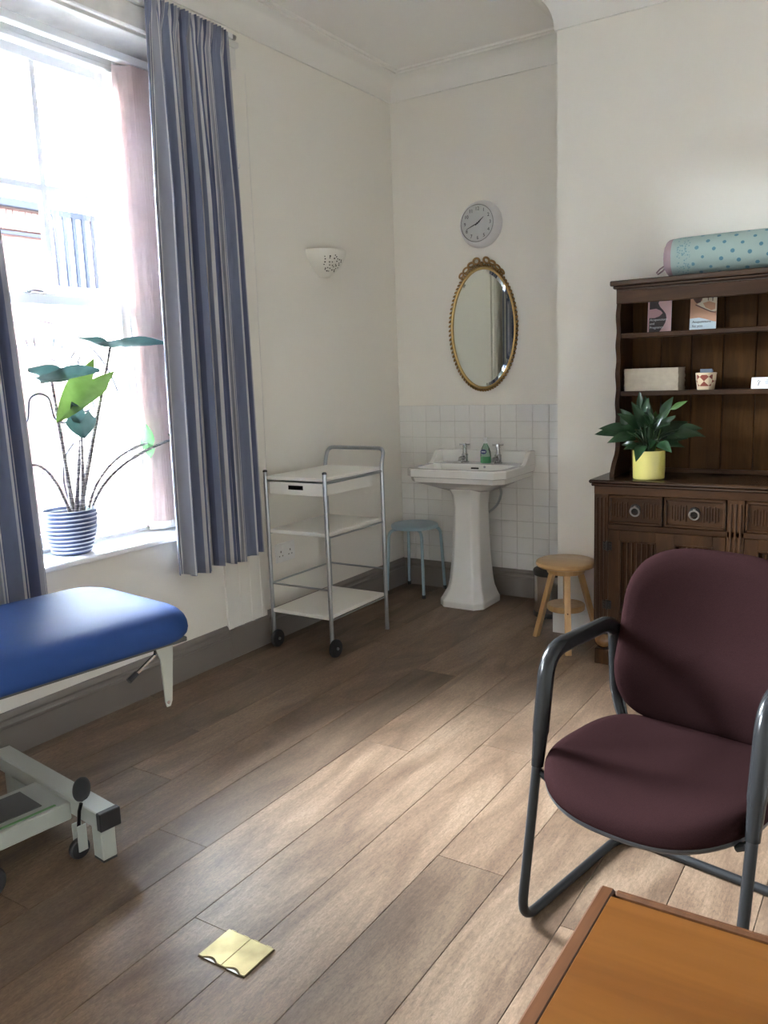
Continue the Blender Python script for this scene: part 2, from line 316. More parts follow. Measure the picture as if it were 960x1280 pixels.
# ------------------------------------------------------------------ mesh helpers
def obj(name, me, m, parent=None, smooth=None):
    if smooth is not None:
        for p in me.polygons: p.use_smooth = True
        me.set_sharp_from_angle(angle=math.radians(smooth))
    if isinstance(m, str): m = MT[m]
    if not me.materials: me.materials.append(m)
    o = bpy.data.objects.new(name, me); COL.objects.link(o)
    if parent is not None: o.parent = parent
    return o
class MB:
    def __init__(s): s.v = []; s.f = []; s.uv = None
    def add(s, verts, faces):
        n = len(s.v); s.v += [tuple(p) for p in verts]; s.f += [tuple(i+n for i in q) for q in faces]; return s
    def box(s, x0, x1, y0, y1, z0, z1, b=0.0):
        if b <= 0:
            V = [(x, y, z) for z in (z0, z1) for y in (y0, y1) for x in (x0, x1)]
            return s.add(V, [(0, 2, 3, 1), (4, 5, 7, 6), (0, 1, 5, 4), (2, 6, 7, 3), (0, 4, 6, 2), (1, 3, 7, 5)])
        b = min(b, (x1-x0)*.49, (y1-y0)*.49, (z1-z0)*.49)
        # chamfered box: 24 verts
        V = []; idx = {}
        for ix, X in enumerate((x0, x1)):
            for iy, Y in enumerate((y0, y1)):
                for iz, Z in enumerate((z0, z1)):
                    dx, dy, dz = (b if ix == 0 else -b), (b if iy == 0 else -b), (b if iz == 0 else -b)
                    idx[ix, iy, iz, 0] = len(V); V.append((X, Y+dy, Z+dz))
                    idx[ix, iy, iz, 1] = len(V); V.append((X+dx, Y, Z+dz))
                    idx[ix, iy, iz, 2] = len(V); V.append((X+dx, Y+dy, Z))
        Fc = []
        for a in (0, 1):
            Fc.append([idx[a, 0, 0, 0], idx[a, 1, 0, 0], idx[a, 1, 1, 0], idx[a, 0, 1, 0]][::(1 if a else -1)])
            Fc.append([idx[0, a, 0, 1], idx[0, a, 1, 1], idx[1, a, 1, 1], idx[1, a, 0, 1]][::(1 if a else -1)])
            Fc.append([idx[0, 0, a, 2], idx[1, 0, a, 2], idx[1, 1, a, 2], idx[0, 1, a, 2]][::(1 if a else -1)])
        for i in (0, 1):
            for j in (0, 1):
                sg = 1 if (i+j) % 2 else -1
                Fc.append([idx[i, j, 0, 0], idx[i, j, 0, 1], idx[i, j, 1, 1], idx[i, j, 1, 0]][::-sg])
                Fc.append([idx[i, 0, j, 0], idx[i, 0, j, 2], idx[i, 1, j, 2], idx[i, 1, j, 0]][::sg])
                Fc.append([idx[0, i, j, 1], idx[0, i, j, 2], idx[1, i, j, 2], idx[1, i, j, 1]][::-sg])
                for k in (0, 1):
                    q = [idx[i, j, k, 0], idx[i, j, k, 1], idx[i, j, k, 2]]
                    Fc.append(q if (i+j+k) % 2 else q[::-1])
        return s.add(V, Fc)
    def tube(s, pts, r, n=12, closed=False, cap=True, squash=None):
        P = [Vector(p) for p in pts]; N = len(P)
        R = r if isinstance(r, (list, tuple)) else [r]*N
        T = []
        for i in range(N):
            a = P[(i-1) % N] if (closed or i > 0) else P[i]; c = P[(i+1) % N] if (closed or i < N-1) else P[i]
            t = (c-a); T.append(t.normalized() if t.length > 1e-9 else Vector((0, 0, 1)))
        up = Vector((0, 0, 1)) if abs(T[0].z) < 0.9 else Vector((1, 0, 0))
        nrm = (up - T[0]*up.dot(T[0])).normalized(); V = []
        for i in range(N):
            nrm = (nrm - T[i]*nrm.dot(T[i])); nrm = nrm.normalized() if nrm.length > 1e-6 else T[i].orthogonal().normalized()
            bi = T[i].cross(nrm)
            for k in range(n):
                a = 2*PI*k/n; ca, sa = math.cos(a), math.sin(a)
                if squash: ca *= squash[0]; sa *= squash[1]
                V.append(P[i] + nrm*(R[i]*ca) + bi*(R[i]*sa))
        Fc = []
        for i in range(N if closed else N-1):
            j = (i+1) % N
            for k in range(n):
                l = (k+1) % n; Fc.append((i*n+k, i*n+l, j*n+l, j*n+k))
        if cap and not closed:
            Fc.append(tuple(range(n))[::-1]); Fc.append(tuple((N-1)*n+k for k in range(n)))
        return s.add(V, Fc)
    def lathe(s, prof, n=32, c=(0, 0, 0), axis='z', cap=True, a0=0, a1=2*PI):
        """prof: (r, h) pairs; axis z: up; axis y: h goes along -y (out of the back wall)"""
        full = abs(a1-a0-2*PI) < 1e-6; m = n if full else n+1; V = []
        for (rr, h) in prof:
            for k in range(m):
                a = a0+(a1-a0)*k/n; x, y = rr*math.cos(a), rr*math.sin(a)
                if axis == 'z': V.append((c[0]+x, c[1]+y, c[2]+h))
                elif axis == 'y': V.append((c[0]+x, c[1]-h, c[2]+y))
                else: V.append((c[0]+h, c[1]+x, c[2]+y))
        Fc = []
        for i in range(len(prof)-1):
            for k in range(n if full else n):
                l = (k+1) % m if full else k+1
                Fc.append((i*m+k, i*m+l, (i+1)*m+l, (i+1)*m+k))
        if cap and full:
            if prof[0][0] > 1e-5: Fc.append(tuple(range(m))[::-1])
            if prof[-1][0] > 1e-5: Fc.append(tuple((len(prof)-1)*m+k for k in range(m)))
        return s.add(V, Fc)
    def prism(s, poly, h0, h1, fn=lambda a, b, h: (a, b, h)):
        n = len(poly); V = [fn(a, b, h0) for a, b in poly]+[fn(a, b, h1) for a, b in poly]
        Fc = [tuple(range(n))[::-1], tuple(range(n, 2*n))]+[(i, (i+1) % n, n+(i+1) % n, n+i) for i in range(n)]
        return s.add(V, Fc)
    def rings(s, rings, cap0=True, cap1=True):
        n = len(rings[0]); V = [p for q in rings for p in q]; Fc = []
        for i in range(len(rings)-1):
            for k in range(n):
                l = (k+1) % n; Fc.append((i*n+k, i*n+l, (i+1)*n+l, (i+1)*n+k))
        if cap0: Fc.append(tuple(range(n))[::-1])
        if cap1: Fc.append(tuple((len(rings)-1)*n+k for k in range(n)))
        return s.add(V, Fc)
    def grid(s, fn, nu, nv, closed_u=False):
        V = [fn(i/(nu), j/nv) for j in range(nv+1) for i in range(nu+1)]
        Fc = [(j*(nu+1)+i, j*(nu+1)+i+1, (j+1)*(nu+1)+i+1, (j+1)*(nu+1)+i) for j in range(nv) for i in range(nu)]
        return s.add(V, Fc)
    def mesh(s, name='m'):
        me = bpy.data.meshes.new(name); me.from_pydata([tuple(p) for p in s.v], [], s.f)
        bm = bmesh.new(); bm.from_mesh(me); bmesh.ops.recalc_face_normals(bm, faces=bm.faces); bm.to_mesh(me); bm.free()
        me.update(); return me
    def build(s, name, m, parent=None, smooth=35): return obj(name, s.mesh(name), m, parent, smooth)

def fillet(pts, r, n=6):
    P = [Vector(p) for p in pts]; out = [P[0]]
    for i in range(1, len(P)-1):
        a = (P[i-1]-P[i]); c = (P[i+1]-P[i]); la, lc = a.length, c.length; a.normalize(); c.normalize()
        d = min(r, la*0.49, lc*0.49); p0 = P[i]+a*d; p1 = P[i]+c*d
        for k in range(n+1):
            t = k/n; out.append(p0*(1-t)**2 + P[i]*2*t*(1-t) + p1*t*t)
    out.append(P[-1]); return out
def bez(p0, p1, p2, n=12):
    p0, p1, p2 = Vector(p0), Vector(p1), Vector(p2)
    return [p0*(1-t)**2+p1*2*t*(1-t)+p2*t*t for t in [k/n for k in range(n+1)]]
def rrect(x0, x1, y0, y1, r, n=6):
    rs = r if isinstance(r, (list, tuple)) else [r]*4; out = []
    for (cx, cy_, a, rr) in ((x1-rs[0], y1-rs[0], 0, rs[0]), (x0+rs[1], y1-rs[1], PI/2, rs[1]), (x0+rs[2], y0+rs[2], PI, rs[2]), (x1-rs[3], y0+rs[3], 1.5*PI, rs[3])):
        for k in range(n+1): out.append((cx+rr*math.cos(a+PI/2*k/n), cy_+rr*math.sin(a+PI/2*k/n)))
    return out
def cushion(mb, outline, prof, fn):
    """prof: list of (scale, h); outline scaled about its centre; fn maps (a,b,h) to 3-D"""
    cx = sum(p[0] for p in outline)/len(outline); cy_ = sum(p[1] for p in outline)/len(outline)
    mb.rings([[fn(cx+(a-cx)*sc, cy_+(b-cy_)*sc, h) for a, b in outline] for sc, h in prof]); return mb
def thing(name, label, cat, loc=(0, 0, 0), rz=0, group=None):
    o = bpy.data.objects.new(name, None); COL.objects.link(o); o.empty_display_size = 0.05
    o.location = loc; o.rotation_euler = (0, 0, rz); tag(o, label, cat, group); return o
def tag(o, label, cat, group=None):
    o['label'] = label; o['category'] = cat
    if group: o['group'] = group
    return o
def struct(o, label=None):
    o['kind'] = 'structure'
    if label: o['label'] = label
    return o
def text_mesh(body, size, align='CENTER', extrude=0.0004):
    cu = bpy.data.curves.new('txt', 'FONT'); cu.body = body; cu.size = size; cu.align_x = align; cu.align_y = 'CENTER'; cu.extrude = extrude
    cu.resolution_u = 3
    to = bpy.data.objects.new('txt', cu); COL.objects.link(to)
    dg = bpy.context.evaluated_depsgraph_get(); me = bpy.data.meshes.new_from_object(to.evaluated_get(dg))
    bpy.data.objects.remove(to); return me
def sweep(mb, prof, path, closed=False):
    """prof: (d,z) with d to the LEFT of the walking direction; mitred"""
    P = [Vector((p[0], p[1])) for p in path]; N = len(P); R = []
    for i in range(N):
        t0 = (P[i]-P[i-1]).normalized() if i > 0 else None; t1 = (P[i+1]-P[i]).normalized() if i < N-1 else None
        if t0 is None: nn = Vector((-t1.y, t1.x))
        elif t1 is None: nn = Vector((-t0.y, t0.x))
        else:
            n0 = Vector((-t0.y, t0.x)); n1 = Vector((-t1.y, t1.x)); nn = (n0+n1)/(1+n0.dot(n1))
        R.append([(P[i].x+nn.x*d, P[i].y+nn.y*d, z) for d, z in prof])
    return mb.rings(R)

# ------------------------------------------------------------------ room shell
RX, RY, CZ = 4.05, -6.1, 3.405
BX, BY = 1.40, -0.612              # chimney-breast corner
# floor with planks
floor = struct(MB().box(-0.02, RX, RY, 0.02, -0.06, -0.006).build('floor', 'floor_gap', smooth=None), 'brown oak-effect plank floor')
PW = 0.2255; joints = {0: -1.9, 1: -2.6, 2: -2.98, 3: -2.007, 4: -1.513, 5: -2.34, 6: -1.79, 7: -2.147, 8: -2.92, 9: -2.45, 10: -3.05, 11: -2.2}
PL = 1.737; plank_cache = {}; trng = random.Random(4)
for k in range(-1, 19):
    x0 = max(0.0, 0.085+PW*k); x1 = min(RX, 0.085+PW*(k+1))
    if x1-x0 < 0.01: continue
    j = joints.get(k, -random.uniform(0.2, 1.7)); y = j
    while y < 0: y += PL
    while y > RY:
        ya, yb = max(RY, y-PL), min(0.0, y)
        if yb-ya > 0.02:
            key = (round(x1-x0, 4), round(yb-ya, 4))
            if key not in plank_cache:
                g = 0.0010
                plank_cache[key] = MB().box(g, x1-x0-g, g, yb-ya-g, -0.006, 0.0, 0.0006).mesh('plank')
            o = obj('plank', plank_cache[key], 'floor', floor); o.location = (x0, ya, 0)
            tone = {(4, 1): 0.74, (8, 1): 0.82, (3, 1): 0.98, (5, 0): 1.12, (5, 1): 1.08, (7, 1): 1.1, (6, 1): 1.02, (4, 0): 1.12, (3, 0): 1.05, (1, 1): 0.85, (2, 1): 0.9, (9, 1): 1.0, (8, 0): 1.12}.get((k, 0 if y > j+0.1 else 1), trng.uniform(0.8, 1.12)); o.color = (tone, tone, tone, 1)
        y -= PL
struct(MB().box(-0.02, RX, RY, 0.02, CZ, CZ+0.12).build('ceiling', 'ceiling', smooth=None), 'off-white plaster ceiling')
# left wall with window opening
WY0, WY1, WZ0, WZ1 = -3.46, -1.86, 0.72, 3.06
TH = 0.42
w = MB()
W2 = -2.42                          # the window added for more daylight stands this far along the wall
w.box(-TH, 0, RY-0.1, WY0+W2, 0, CZ); w.box(-TH, 0, WY1+W2, WY0, 0, CZ); w.box(-TH, 0, WY1, 0.25, 0, CZ)
for dy in (0, W2): w.box(-TH, 0, WY0+dy, WY1+dy, 0, WZ0); w.box(-TH, 0, WY0+dy, WY1+dy, WZ1, CZ)
struct(w.build('wall_left', 'wall', smooth=None), 'cream painted wall with the tall window')
wb = struct(MB().box(0, BX+0.02, 0, 0.25, 0, CZ).build('wall_back', 'wall', smooth=None), 'cream alcove wall with white tiles behind the basin')
struct(MB().box(BX, RX, BY, 0.25, 0, CZ).build('wall_chimney', 'wall', smooth=None), 'cream chimney breast wall behind the dresser')
struct(MB().box(RX, RX+0.15, RY, 0.25, 0, CZ).build('wall_right', 'wall_bounce', smooth=None))
struct(MB().box(-TH, RX+0.15, RY-0.15, RY, 0, CZ).build('wall_rear', 'wall', smooth=None))
# tiles
MB().box(0.001, BX-0.001, -0.005, 0.0005, 0.17, 1.274).build('grout_bed', 'grout', wb, None)
TW, THh = 0.112, 0.109; tcache = {}
nx0 = -10
for kx in range(-10, 4):
    xa = 1.112+TW*kx; xb = xa+TW; xa, xb = max(xa, 0.002), min(xb, BX-0.002)
    if xb-xa < 0.008: continue
    for kz in range(10):
        zb = 1.274-THh*kz; za = max(zb-THh, 0.17)
        key = (round(xb-xa, 3), round(zb-za, 3))
        if key not in tcache:
            g = 0.0011; hx, hz = (xb-xa)/2-g, (zb-za)/2-g
            tcache[key] = MB().box(-hx, hx, -0.0045, 0, -hz, hz, 0.0014).mesh('tile')
        o = obj('tile', tcache[key], 'tile', wb); o.location = ((xa+xb)/2, -0.0048, (za+zb)/2)
        o.rotation_euler = (random.gauss(0, 0.006), random.gauss(0, 0.002), random.gauss(0, 0.006))
# cornice (coved) and skirting
cov = [(0, 3.262), (0.012, 3.262), (0.014, 3.275)]+[(0.014+0.116*(1-math.cos(t)), 3.275+0.106*math.sin(t)) for t in [PI/2*k/8 for k in range(1, 9)]]+[(0.136, 3.381), (0.136, 3.392), (0.152, 3.394), (0.156, CZ+0.002), (0, CZ+0.002)]
cov2 = [(d, z if z > CZ-0.02 else z-0.058*(CZ-z)/0.14) for d, z in cov]
# walking with the room on the left: from rear along left wall is wall at x=0 travelling -y -> room (+x) on the left
struct(sweep(MB(), cov, [(BX, 0), (0, 0), (0, RY)]).build('trim_1', 'cornice', smooth=25), 'coved white cornice round the ceiling')
struct(sweep(MB(), cov2, [(RX, BY), (BX, BY), (BX, 0)]).build('trim_7', 'cornice', smooth=25), 'coved white cornice on the chimney breast')
sk = [(0, 0), (0.022, 0), (0.022, 0.125), (0.026, 0.130), (0.026, 0.140), (0.018, 0.146), (0.016, 0.155), (0.019, 0.165), (0.014, 0.178), (0.006, 0.186), (0, 0.188)]
struct(sweep(MB(), sk, [(0.0, 0.0), (0.0, -1.52)]).build('baseboard_left', 'taupe', smooth=25), 'taupe moulded skirting')
struct(sweep(MB(), sk, [(0.0, -1.85), (0.0, RY)]).build('baseboard_window', 'taupe', smooth=25), 'taupe moulded skirting under the window')
struct(sweep(MB(), sk, [(BX, BY), (BX, 0), (0, 0)]).build('baseboard_back', 'taupe', smooth=25), 'taupe moulded skirting below the tiles')
struct(sweep(MB(), [(d, z) for d, z in sk], [(RX, BY), (BX-0.022, BY)]).build('baseboard_chimney', 'gloss_white', smooth=25), 'white skirting on the chimney breast')
# fluted window architrave (pilaster) and head board
for y0, y1, nm in ((-1.845, -1.53, 'trim_2'), (-3.79, -3.475, 'trim_3')):
    a = MB(); poly = [(y0, 0.0)]
    n = 3; wv = (y1-y0-0.06)/n
    poly += [(y0, 0.014), (y0+0.03, 0.014)]
    for i in range(n):
        b0 = y0+0.03+i*wv
        poly += [(b0+0.008, 0.014), (b0+0.012, 0.0105), (b0+wv-0.012, 0.0105), (b0+wv-0.008, 0.014)]
    poly += [(y1-0.03, 0.014), (y1, 0.014), (y1, 0.0)]
    a.prism(poly, 0.16, 3.06, lambda p, q, h: (q, p, h))
    struct(a.build(nm, 'wall', smooth=None), 'cream fluted pilaster beside the window')
    struct(MB().box(0, 0.026, y0-0.005, y1+0.005, 0, 0.165, 0.004).build('trim_4' if nm == 'trim_2' else 'trim_5', 'taupe', smooth=None), 'taupe plinth block of the window pilaster')
struct(MB().box(0, 0.03, -3.79, -1.53, 3.06, 3.165, 0.006).box(0, 0.045, -3.80, -1.52, 3.165, 3.19, 0.004).build('trim_6', 'peeling', smooth=None), 'worn white architrave board over the window')

# ------------------------------------------------------------------ window_1
win = bpy.data.objects.new('window_1', None); COL.objects.link(win); struct(win, 'tall white sash window with glazing bars in the upper sash'); win.location = (0, 0, 0)
fr = MB()
SX0, SX1 = -0.36, -0.235
fr.box(SX0, SX1, -2.115, WY1, WZ0, WZ1, 0.004); fr.box(SX0, SX1, WY0, -3.205, WZ0, WZ1, 0.004); fr.box(SX0, SX1, -3.205, -2.115, 2.965, WZ1, 0.004); fr.box(SX0, SX1, -3.205, -2.115, WZ0, 0.765, 0.004)
fr.build('frame', 'gloss_white', win, None)
pb = MB(); pb.box(-0.245, -0.222, -2.13, -2.105, 0.765, 2.97, 0.004); pb.box(-0.245, -0.222, -3.215, -3.19, 0.765, 2.97, 0.004); pb.box(-0.245, -0.222, -3.215, -2.105, 2.95, 2.975, 0.004)
pb.build('bead', 'gloss_white', win, None)
sl = MB().box(-0.26, 0.035, WY0-0.02, WY1+0.02, 0.722, 0.748, 0.006); sl.build('window_sill', 'gloss_white', win, None)
# reveal lining
rv = MB().box(-0.235, 0.0, WY1-0.012, WY1+0.001, 0.748, WZ1, 0.002); rv.box(-0.235, 0.0, WY0-0.001, WY0+0.012, 0.748, WZ1, 0.002); rv.box(-0.235, 0.0, WY0, WY1, WZ1-0.014, WZ1+0.001, 0.002)
rv.build('reveal_lining', 'peeling', win, None)
def sash(x, z0, z1, top, bot, bars_y, bars_z):
    s = MB(); y0, y1, t, sw = -3.2, -2.12, 0.038, 0.048
    s.box(x, x+t, y0, y0+sw, z0, z1, 0.004); s.box(x, x+t, y1-sw, y1, z0, z1, 0.004)
    s.box(x, x+t, y0+sw, y1-sw, z1-top, z1, 0.004); s.box(x, x+t, y0+sw, y1-sw, z0, z0+bot, 0.004)
    o = s.build('sash', 'gloss_white', win, None)
    for yb in bars_y: MB().box(x+0.004, x+t-0.004, yb-0.015, yb+0.015, z0+bot, z1-top, 0.003).build('glazing_bar', 'gloss_white', o, None)
    for zb in bars_z: MB().box(x+0.005, x+t-0.005, y0+sw, y1-sw, zb-0.015, zb+0.015, 0.003).build('glazing_bar', 'gloss_white', o, None)
    ys = [y0+sw]+list(bars_y)+[y1-sw]; zs = [z0+bot]+list(bars_z)+[z1-top]
    for i in range(len(ys)-1):
        for k in range(len(zs)-1):
            MB().box(x+t*0.45, x+t*0.55, ys[i]-0.004, ys[i+1]+0.004, zs[k]-0.004, zs[k+1]+0.004).build('pane', 'pane', o, None)
    return o
up_s = sash(-0.335, 1.87, 2.96, 0.045, 0.045, (-2.845, -2.505), (2.38,))
lo_s = sash(-0.290, 0.768, 1.905, 0.045, 0.06, (), ())
# sash catch on the meeting rail
ct = MB().lathe([(0.012, 0), (0.012, 0.012), (0.008, 0.016)], 14, (-0.268, -2.66, 1.905)); ct.tube([(-0.268, -2.66, 1.917), (-0.275, -2.62, 1.922), (-0.285, -2.575, 1.918)], [0.006, 0.005, 0.009], 8)
ct.box(-0.282, -0.256, -2.70, -2.56, 1.904, 1.909, 0.002); ct.build('sash_catch', 'steel', lo_s)
# transfer lettering on the lower pane: arches, figure outline and illegible marks
dc = MB(); DX = -0.2685; cyd, czd = -2.66, 1.33
def arc(r0, a0, a1, wd, n=30, ex=1.0):
    p = [(DX, cyd+r0*math.cos(math.radians(a0+(a1-a0)*k/n)), czd+ex*r0*math.sin(math.radians(a0+(a1-a0)*k/n))) for k in range(n+1)]
    dc.tube(p, wd*2.3, 6, squash=(1, 0.25))
arc(0.46, 15, 165, 0.0035); arc(0.44, 15, 165, 0.0018); arc(0.30, 10, 170, 0.0032); arc(0.285, 20, 160, 0.0016)
for k in range(17):
    a = math.radians(28+k*7.5)
    for q in range(2):
        aa = a+random.uniform(-0.02, 0.03); ra = random.uniform(0.335, 0.35); rb = random.uniform(0.37, 0.405)
        dc.tube([(DX, cyd+ra*math.cos(aa), czd+ra*math.sin(aa)), (DX, cyd+rb*math.cos(aa+random.uniform(-.03, .03)), czd+rb*math.sin(aa))], 0.0045, 5, squash=(1, 0.3))
fig = [(-0.30, 0.02), (-0.22, 0.0), (-0.12, -0.01), (-0.065, 0.02), (-0.06, 0.07), (-0.05, 0.12), (0, 0.14), (0.05, 0.12), (0.06, 0.07), (0.065, 0.02), (0.12, -0.01), (0.2, 0.03), (0.27, 0.05)]
def crv(p, wd):
    Q = [Vector((DX, cyd+a, czd+b)) for a, b in p]; dc.tube(fillet(Q, 0.05, 5), wd*2.2, 6, squash=(1, 0.3))
crv(fig, 0.0022); crv([(-0.16, -0.12), (-0.10, -0.16), (-0.07, -0.28), (-0.10, -0.42)], 0.0022); crv([(0.16, -0.10), (0.10, -0.16), (0.08, -0.28), (0.11, -0.40)], 0.0022)
for k in range(40):
    a, b = random.uniform(-0.4, 0.42), random.uniform(-0.45, -0.22)
    dc.tube([(DX, cyd+a, czd+b), (DX, cyd+a+random.uniform(-.008, .008), czd+b+random.uniform(-.02, .02))], 0.004, 5, squash=(1, 0.3))
dc.build('window_transfer', 'decal', lo_s)

# window added out of view for daylight: copy of the first without its transfer
win2 = bpy.data.objects.new('added_window', None); COL.objects.link(win2); struct(win2, 'unseen white sash window added for more daylight'); win2.location = (0, W2, 0)
def copy_part(o, parent):
    if o.name.startswith('window_transfer'): return
    c = o.copy(); COL.objects.link(c); c.parent = parent
    for chd in list(o.children): copy_part(chd, c)
for o in list(win.children): copy_part(o, win2)

rb = thing('added_roller_blind', 'cream roller blind, rolled up, added to trim daylight at the added window', 'roller blind', (-0.17, -2.66+W2, 3.0))  # added out of view to cut light from the added window
MB().tube([(0, -0.56, 0), (0, 0.56, 0)], 0.02, 12).build('roller', 'gloss_white', rb)
MB().box(0.018, 0.0195, -0.55, 0.55, -0.15, 0.0).build('fabric', 'laminate', rb, None)
MB().box(0.012, 0.026, -0.55, 0.55, -0.175, -0.15, 0.002).build('bottom_bar', 'gloss_white', rb, None)
for yy in (-0.57, 0.56): MB().box(-0.02, 0.02, yy, yy+0.01, -0.03, 0.05, 0.002).build('bracket', 'gloss_white', rb, None)

# ------------------------------------------------------------------ blinds, rail, curtains
bl = thing('vertical_blind', 'pink vertical blind drawn into a stack at the window reveal', 'blind', (-0.15, -2.66, 0.748))
MB().box(-0.022, 0.022, -0.60, 0.79, 2.225, 2.262, 0.004).build('headrail', 'gloss_white', bl, None)
NSL = 15
slat_me = MB().grid(lambda a, b: (-0.045+0.09*a, 0.006*math.sin(PI*a), 0.035+2.18*b), 4, 1).mesh('slat')
sm_ = bmesh.new(); sm_.from_mesh(slat_me); bmesh.ops.solidify(sm_, geom=sm_.faces[:], thickness=0.0012); sm_.to_mesh(slat_me); sm_.free()
wt_me = MB().box(-0.042, 0.042, -0.002, 0.006, 0.012, 0.05, 0.001).mesh('weight')
for i in range(NSL):
    yy = 0.525+i*0.0165
    o = obj('slat', slat_me, 'blind', bl); o.location = (0, yy, 0); o.rotation_euler.z = 0.7+random.uniform(-0.04, 0.04)
    o2 = obj('weight', wt_me, 'blind_weight', o)
ch = MB()
for xx in (-0.03, 0.03):
    ch.tube([(xx, 0.525+i*0.0165/2, 0.022-0.008*(i % 2)) for i in range(2*NSL-1)], 0.0012, 5)
ch.build('bead_chain', 'blind_weight', bl)
cordp = MB(); cordp.tube(bez((0.055, -1.50, 3.05), (0.05, -1.50, 1.3), (0.045, -1.505, 0.95), 10)+bez((0.045, -1.505, 0.95), (0.04, -1.48, 0.7), (0.04, -1.525, 0.53), 8)[1:], 0.0018, 6)
cordp.lathe([(0.0, 0), (0.006, 0.004), (0.005, 0.02), (0.002, 0.026)], 10, (0.04, -1.525, 0.505))
cord_mb = cordp
rail = thing('curtain_rail', 'white curtain rail fixed under the cornice above the window', 'curtain rail', (0.052, -2.66, 3.2))
MB().box(-0.008, 0.008, -1.15, 1.08, -0.012, 0.012, 0.002).build('track', 'gloss_white', rail, None)
for yb in (-1.05, -0.4, 0.3, 1.03): MB().box(-0.051, -0.005, yb-0.012, yb+0.012, -0.006, 0.016, 0.002).build('bracket', 'gloss_white', rail, None)
cord_mb.v = [(x-0.052, y+2.66, z-3.2) for x, y, z in cord_mb.v]; cord_mb.build('pull_cord', 'cord', rail)
MB().tube([(0, 1.08, 0), (0, 1.10, 0)], 0.013, 10).build('end_stop', 'chrome', rail)
for i in range(14): MB().tube([(0.0, 0.47+i*0.042, -0.012), (0.004, 0.47+i*0.042, -0.03)], 0.003, 6).build('glider', 'gloss_white', rail)
def curtain(name, label, yt0, yt1, yb0, yb1, zt, zb, nfold, ph, xoff):
    NU, NV = 300, 44; mb = MB()
    def fn(a, b):
        t = b                                # 0 bottom .. 1 top
        wv = a+0.010*math.sin(2*PI*3*a+ph)
        yb_, yt_ = yb0+(yb1-yb0)*wv, yt0+(yt1-yt0)*a
        k = t**1.6
        y = yb_*(1-k)+yt_*k
        lo = (1-t)**0.3
        amp = 0.012+0.040*min(1, (1-t)*3.2)
        hi = max(0.0, 1-(1-t)/0.045)
        am2 = amp*(1+0.35*math.sin(2*PI*1.7*a+ph*2))
        x = am2*math.sin(2*PI*nfold*a+ph+0.5*math.sin(2*PI*a*2.3))+0.35*am2*math.sin(2*PI*nfold*2.1*a+1.3*ph)
        x = x*(1-0.75*hi)+hi*0.019*math.sin(2*PI*nfold*3.2*a)+(0.010 if t > 0.955 else 0)*(1)
        ed = min(1.0, a/0.09, (1-a)/0.09); ed = ed*ed*(3-2*ed); x = x*ed+0.006*(1-ed)
        y += 0.010*math.cos(2*PI*nfold*a+ph)*(1-hi)*min(1, (1-t)*4)
        z = zb+(zt-zb)*t
        if t < 0.001: z += 0.012*math.sin(2*PI*2.2*a+ph)
        return (xoff+x, y, z)
    mb.grid(fn, NU, NV)
    me = mb.mesh(name); uvl = me.uv_layers.new(name='UVMap')
    for lp in me.loops:
        vi = lp.vertex_index; uvl.data[lp.index].uv = ((vi % (NU+1))/NU, (vi//(NU+1))/NV)
    o = thing(name, label, 'curtain', (0, 0, 0), 0, None)
    c = obj('cloth', me, 'curtain', o, 60)
    md = c.modifiers.new('thickness', 'SOLIDIFY'); md.thickness = 0.0025
    return o
curtain('curtain', 'blue and cream striped curtain hanging beside the wall light', -2.195, -1.665, -2.255, -1.635, 3.185, 0.555, 7.0, 1.5, 0.098)
curtain('curtain', 'blue striped curtain hanging behind the couch', -3.62, -3.07, -3.70, -2.985, 3.185, 0.60, 7.0, 1.1, 0.098)
hk = MB().box(0, 0.006, -1.565, -1.549, 2.57, 2.615, 0.002); hk.tube([(0.004, -1.557, 2.585), (0.03, -1.557, 2.58), (0.035, -1.557, 2.598)], 0.003, 8)
tag(hk.build('tieback_hook', 'gloss_white'), 'small white tieback hook on the wall by the curtain', 'hook')

# ------------------------------------------------------------------ wall light
sc_ = thing('wall_light', 'half-bowl plaster wall light pierced with small holes', 'wall light', (0.0, -0.835, 2.085))
NA, NH = 28, 12
def bowl(inset):
    R = []
    for j in range(NH+1):
        t = j/NH; k = math.sin(min(1, 0.12+t*0.88)*PI/2)**0.8; 
        R.append([((0.145-inset)*k*math.sin(PI*i/NA), -(0.155-inset)*k*math.cos(PI*i/NA), 0.15*t+(inset if j == 0 else 0)) for i in range(NA+1)])
    return R
bo, bi_ = bowl(0), bowl(0.008)
mb = MB(); V = [p for q in bo for p in q]+[p for q in bi_ for p in q]; m1 = NA+1; off = (NH+1)*m1; Fc = []
for base, fl in ((0, 0), (off, 1)):
    for j in range(NH):
        for i in range(NA):
            q = (base+j*m1+i, base+j*m1+i+1, base+(j+1)*m1+i+1, base+(j+1)*m1+i); Fc.append(q[::-1] if fl else q)
for i in range(NA): Fc.append((NH*m1+i, NH*m1+i+1, off+NH*m1+i+1, off+NH*m1+i))
Fc.append(tuple(range(m1)))
mb.add(V, Fc).build('bowl', 'plaster', sc_, 40)
hl = MB()  # dark discs on the shell paint the shade inside its holes
for k in range(34):
    a = math.radians(48+11*(k % 6)+random.uniform(-4, 4)); t = 0.22+0.1*(k//6)+random.uniform(-0.03, 0.03)
    kk = math.sin((0.12+t*0.88)*PI/2)**0.8
    p = Vector((0.145*kk*math.sin(a), -0.155*kk*math.cos(a), 0.15*t)); n_ = Vector((math.sin(a)/0.145, -math.cos(a)/0.155, -3*(1-t))).normalized()
    t1 = n_.orthogonal().normalized(); t2 = n_.cross(t1); rr = random.uniform(0.0035, 0.0055)
    hl.rings([[p+n_*h+(t1*math.cos(2*PI*q/8)+t2*math.sin(2*PI*q/8))*rr for q in range(8)] for h in (-0.003, 0.0009)])
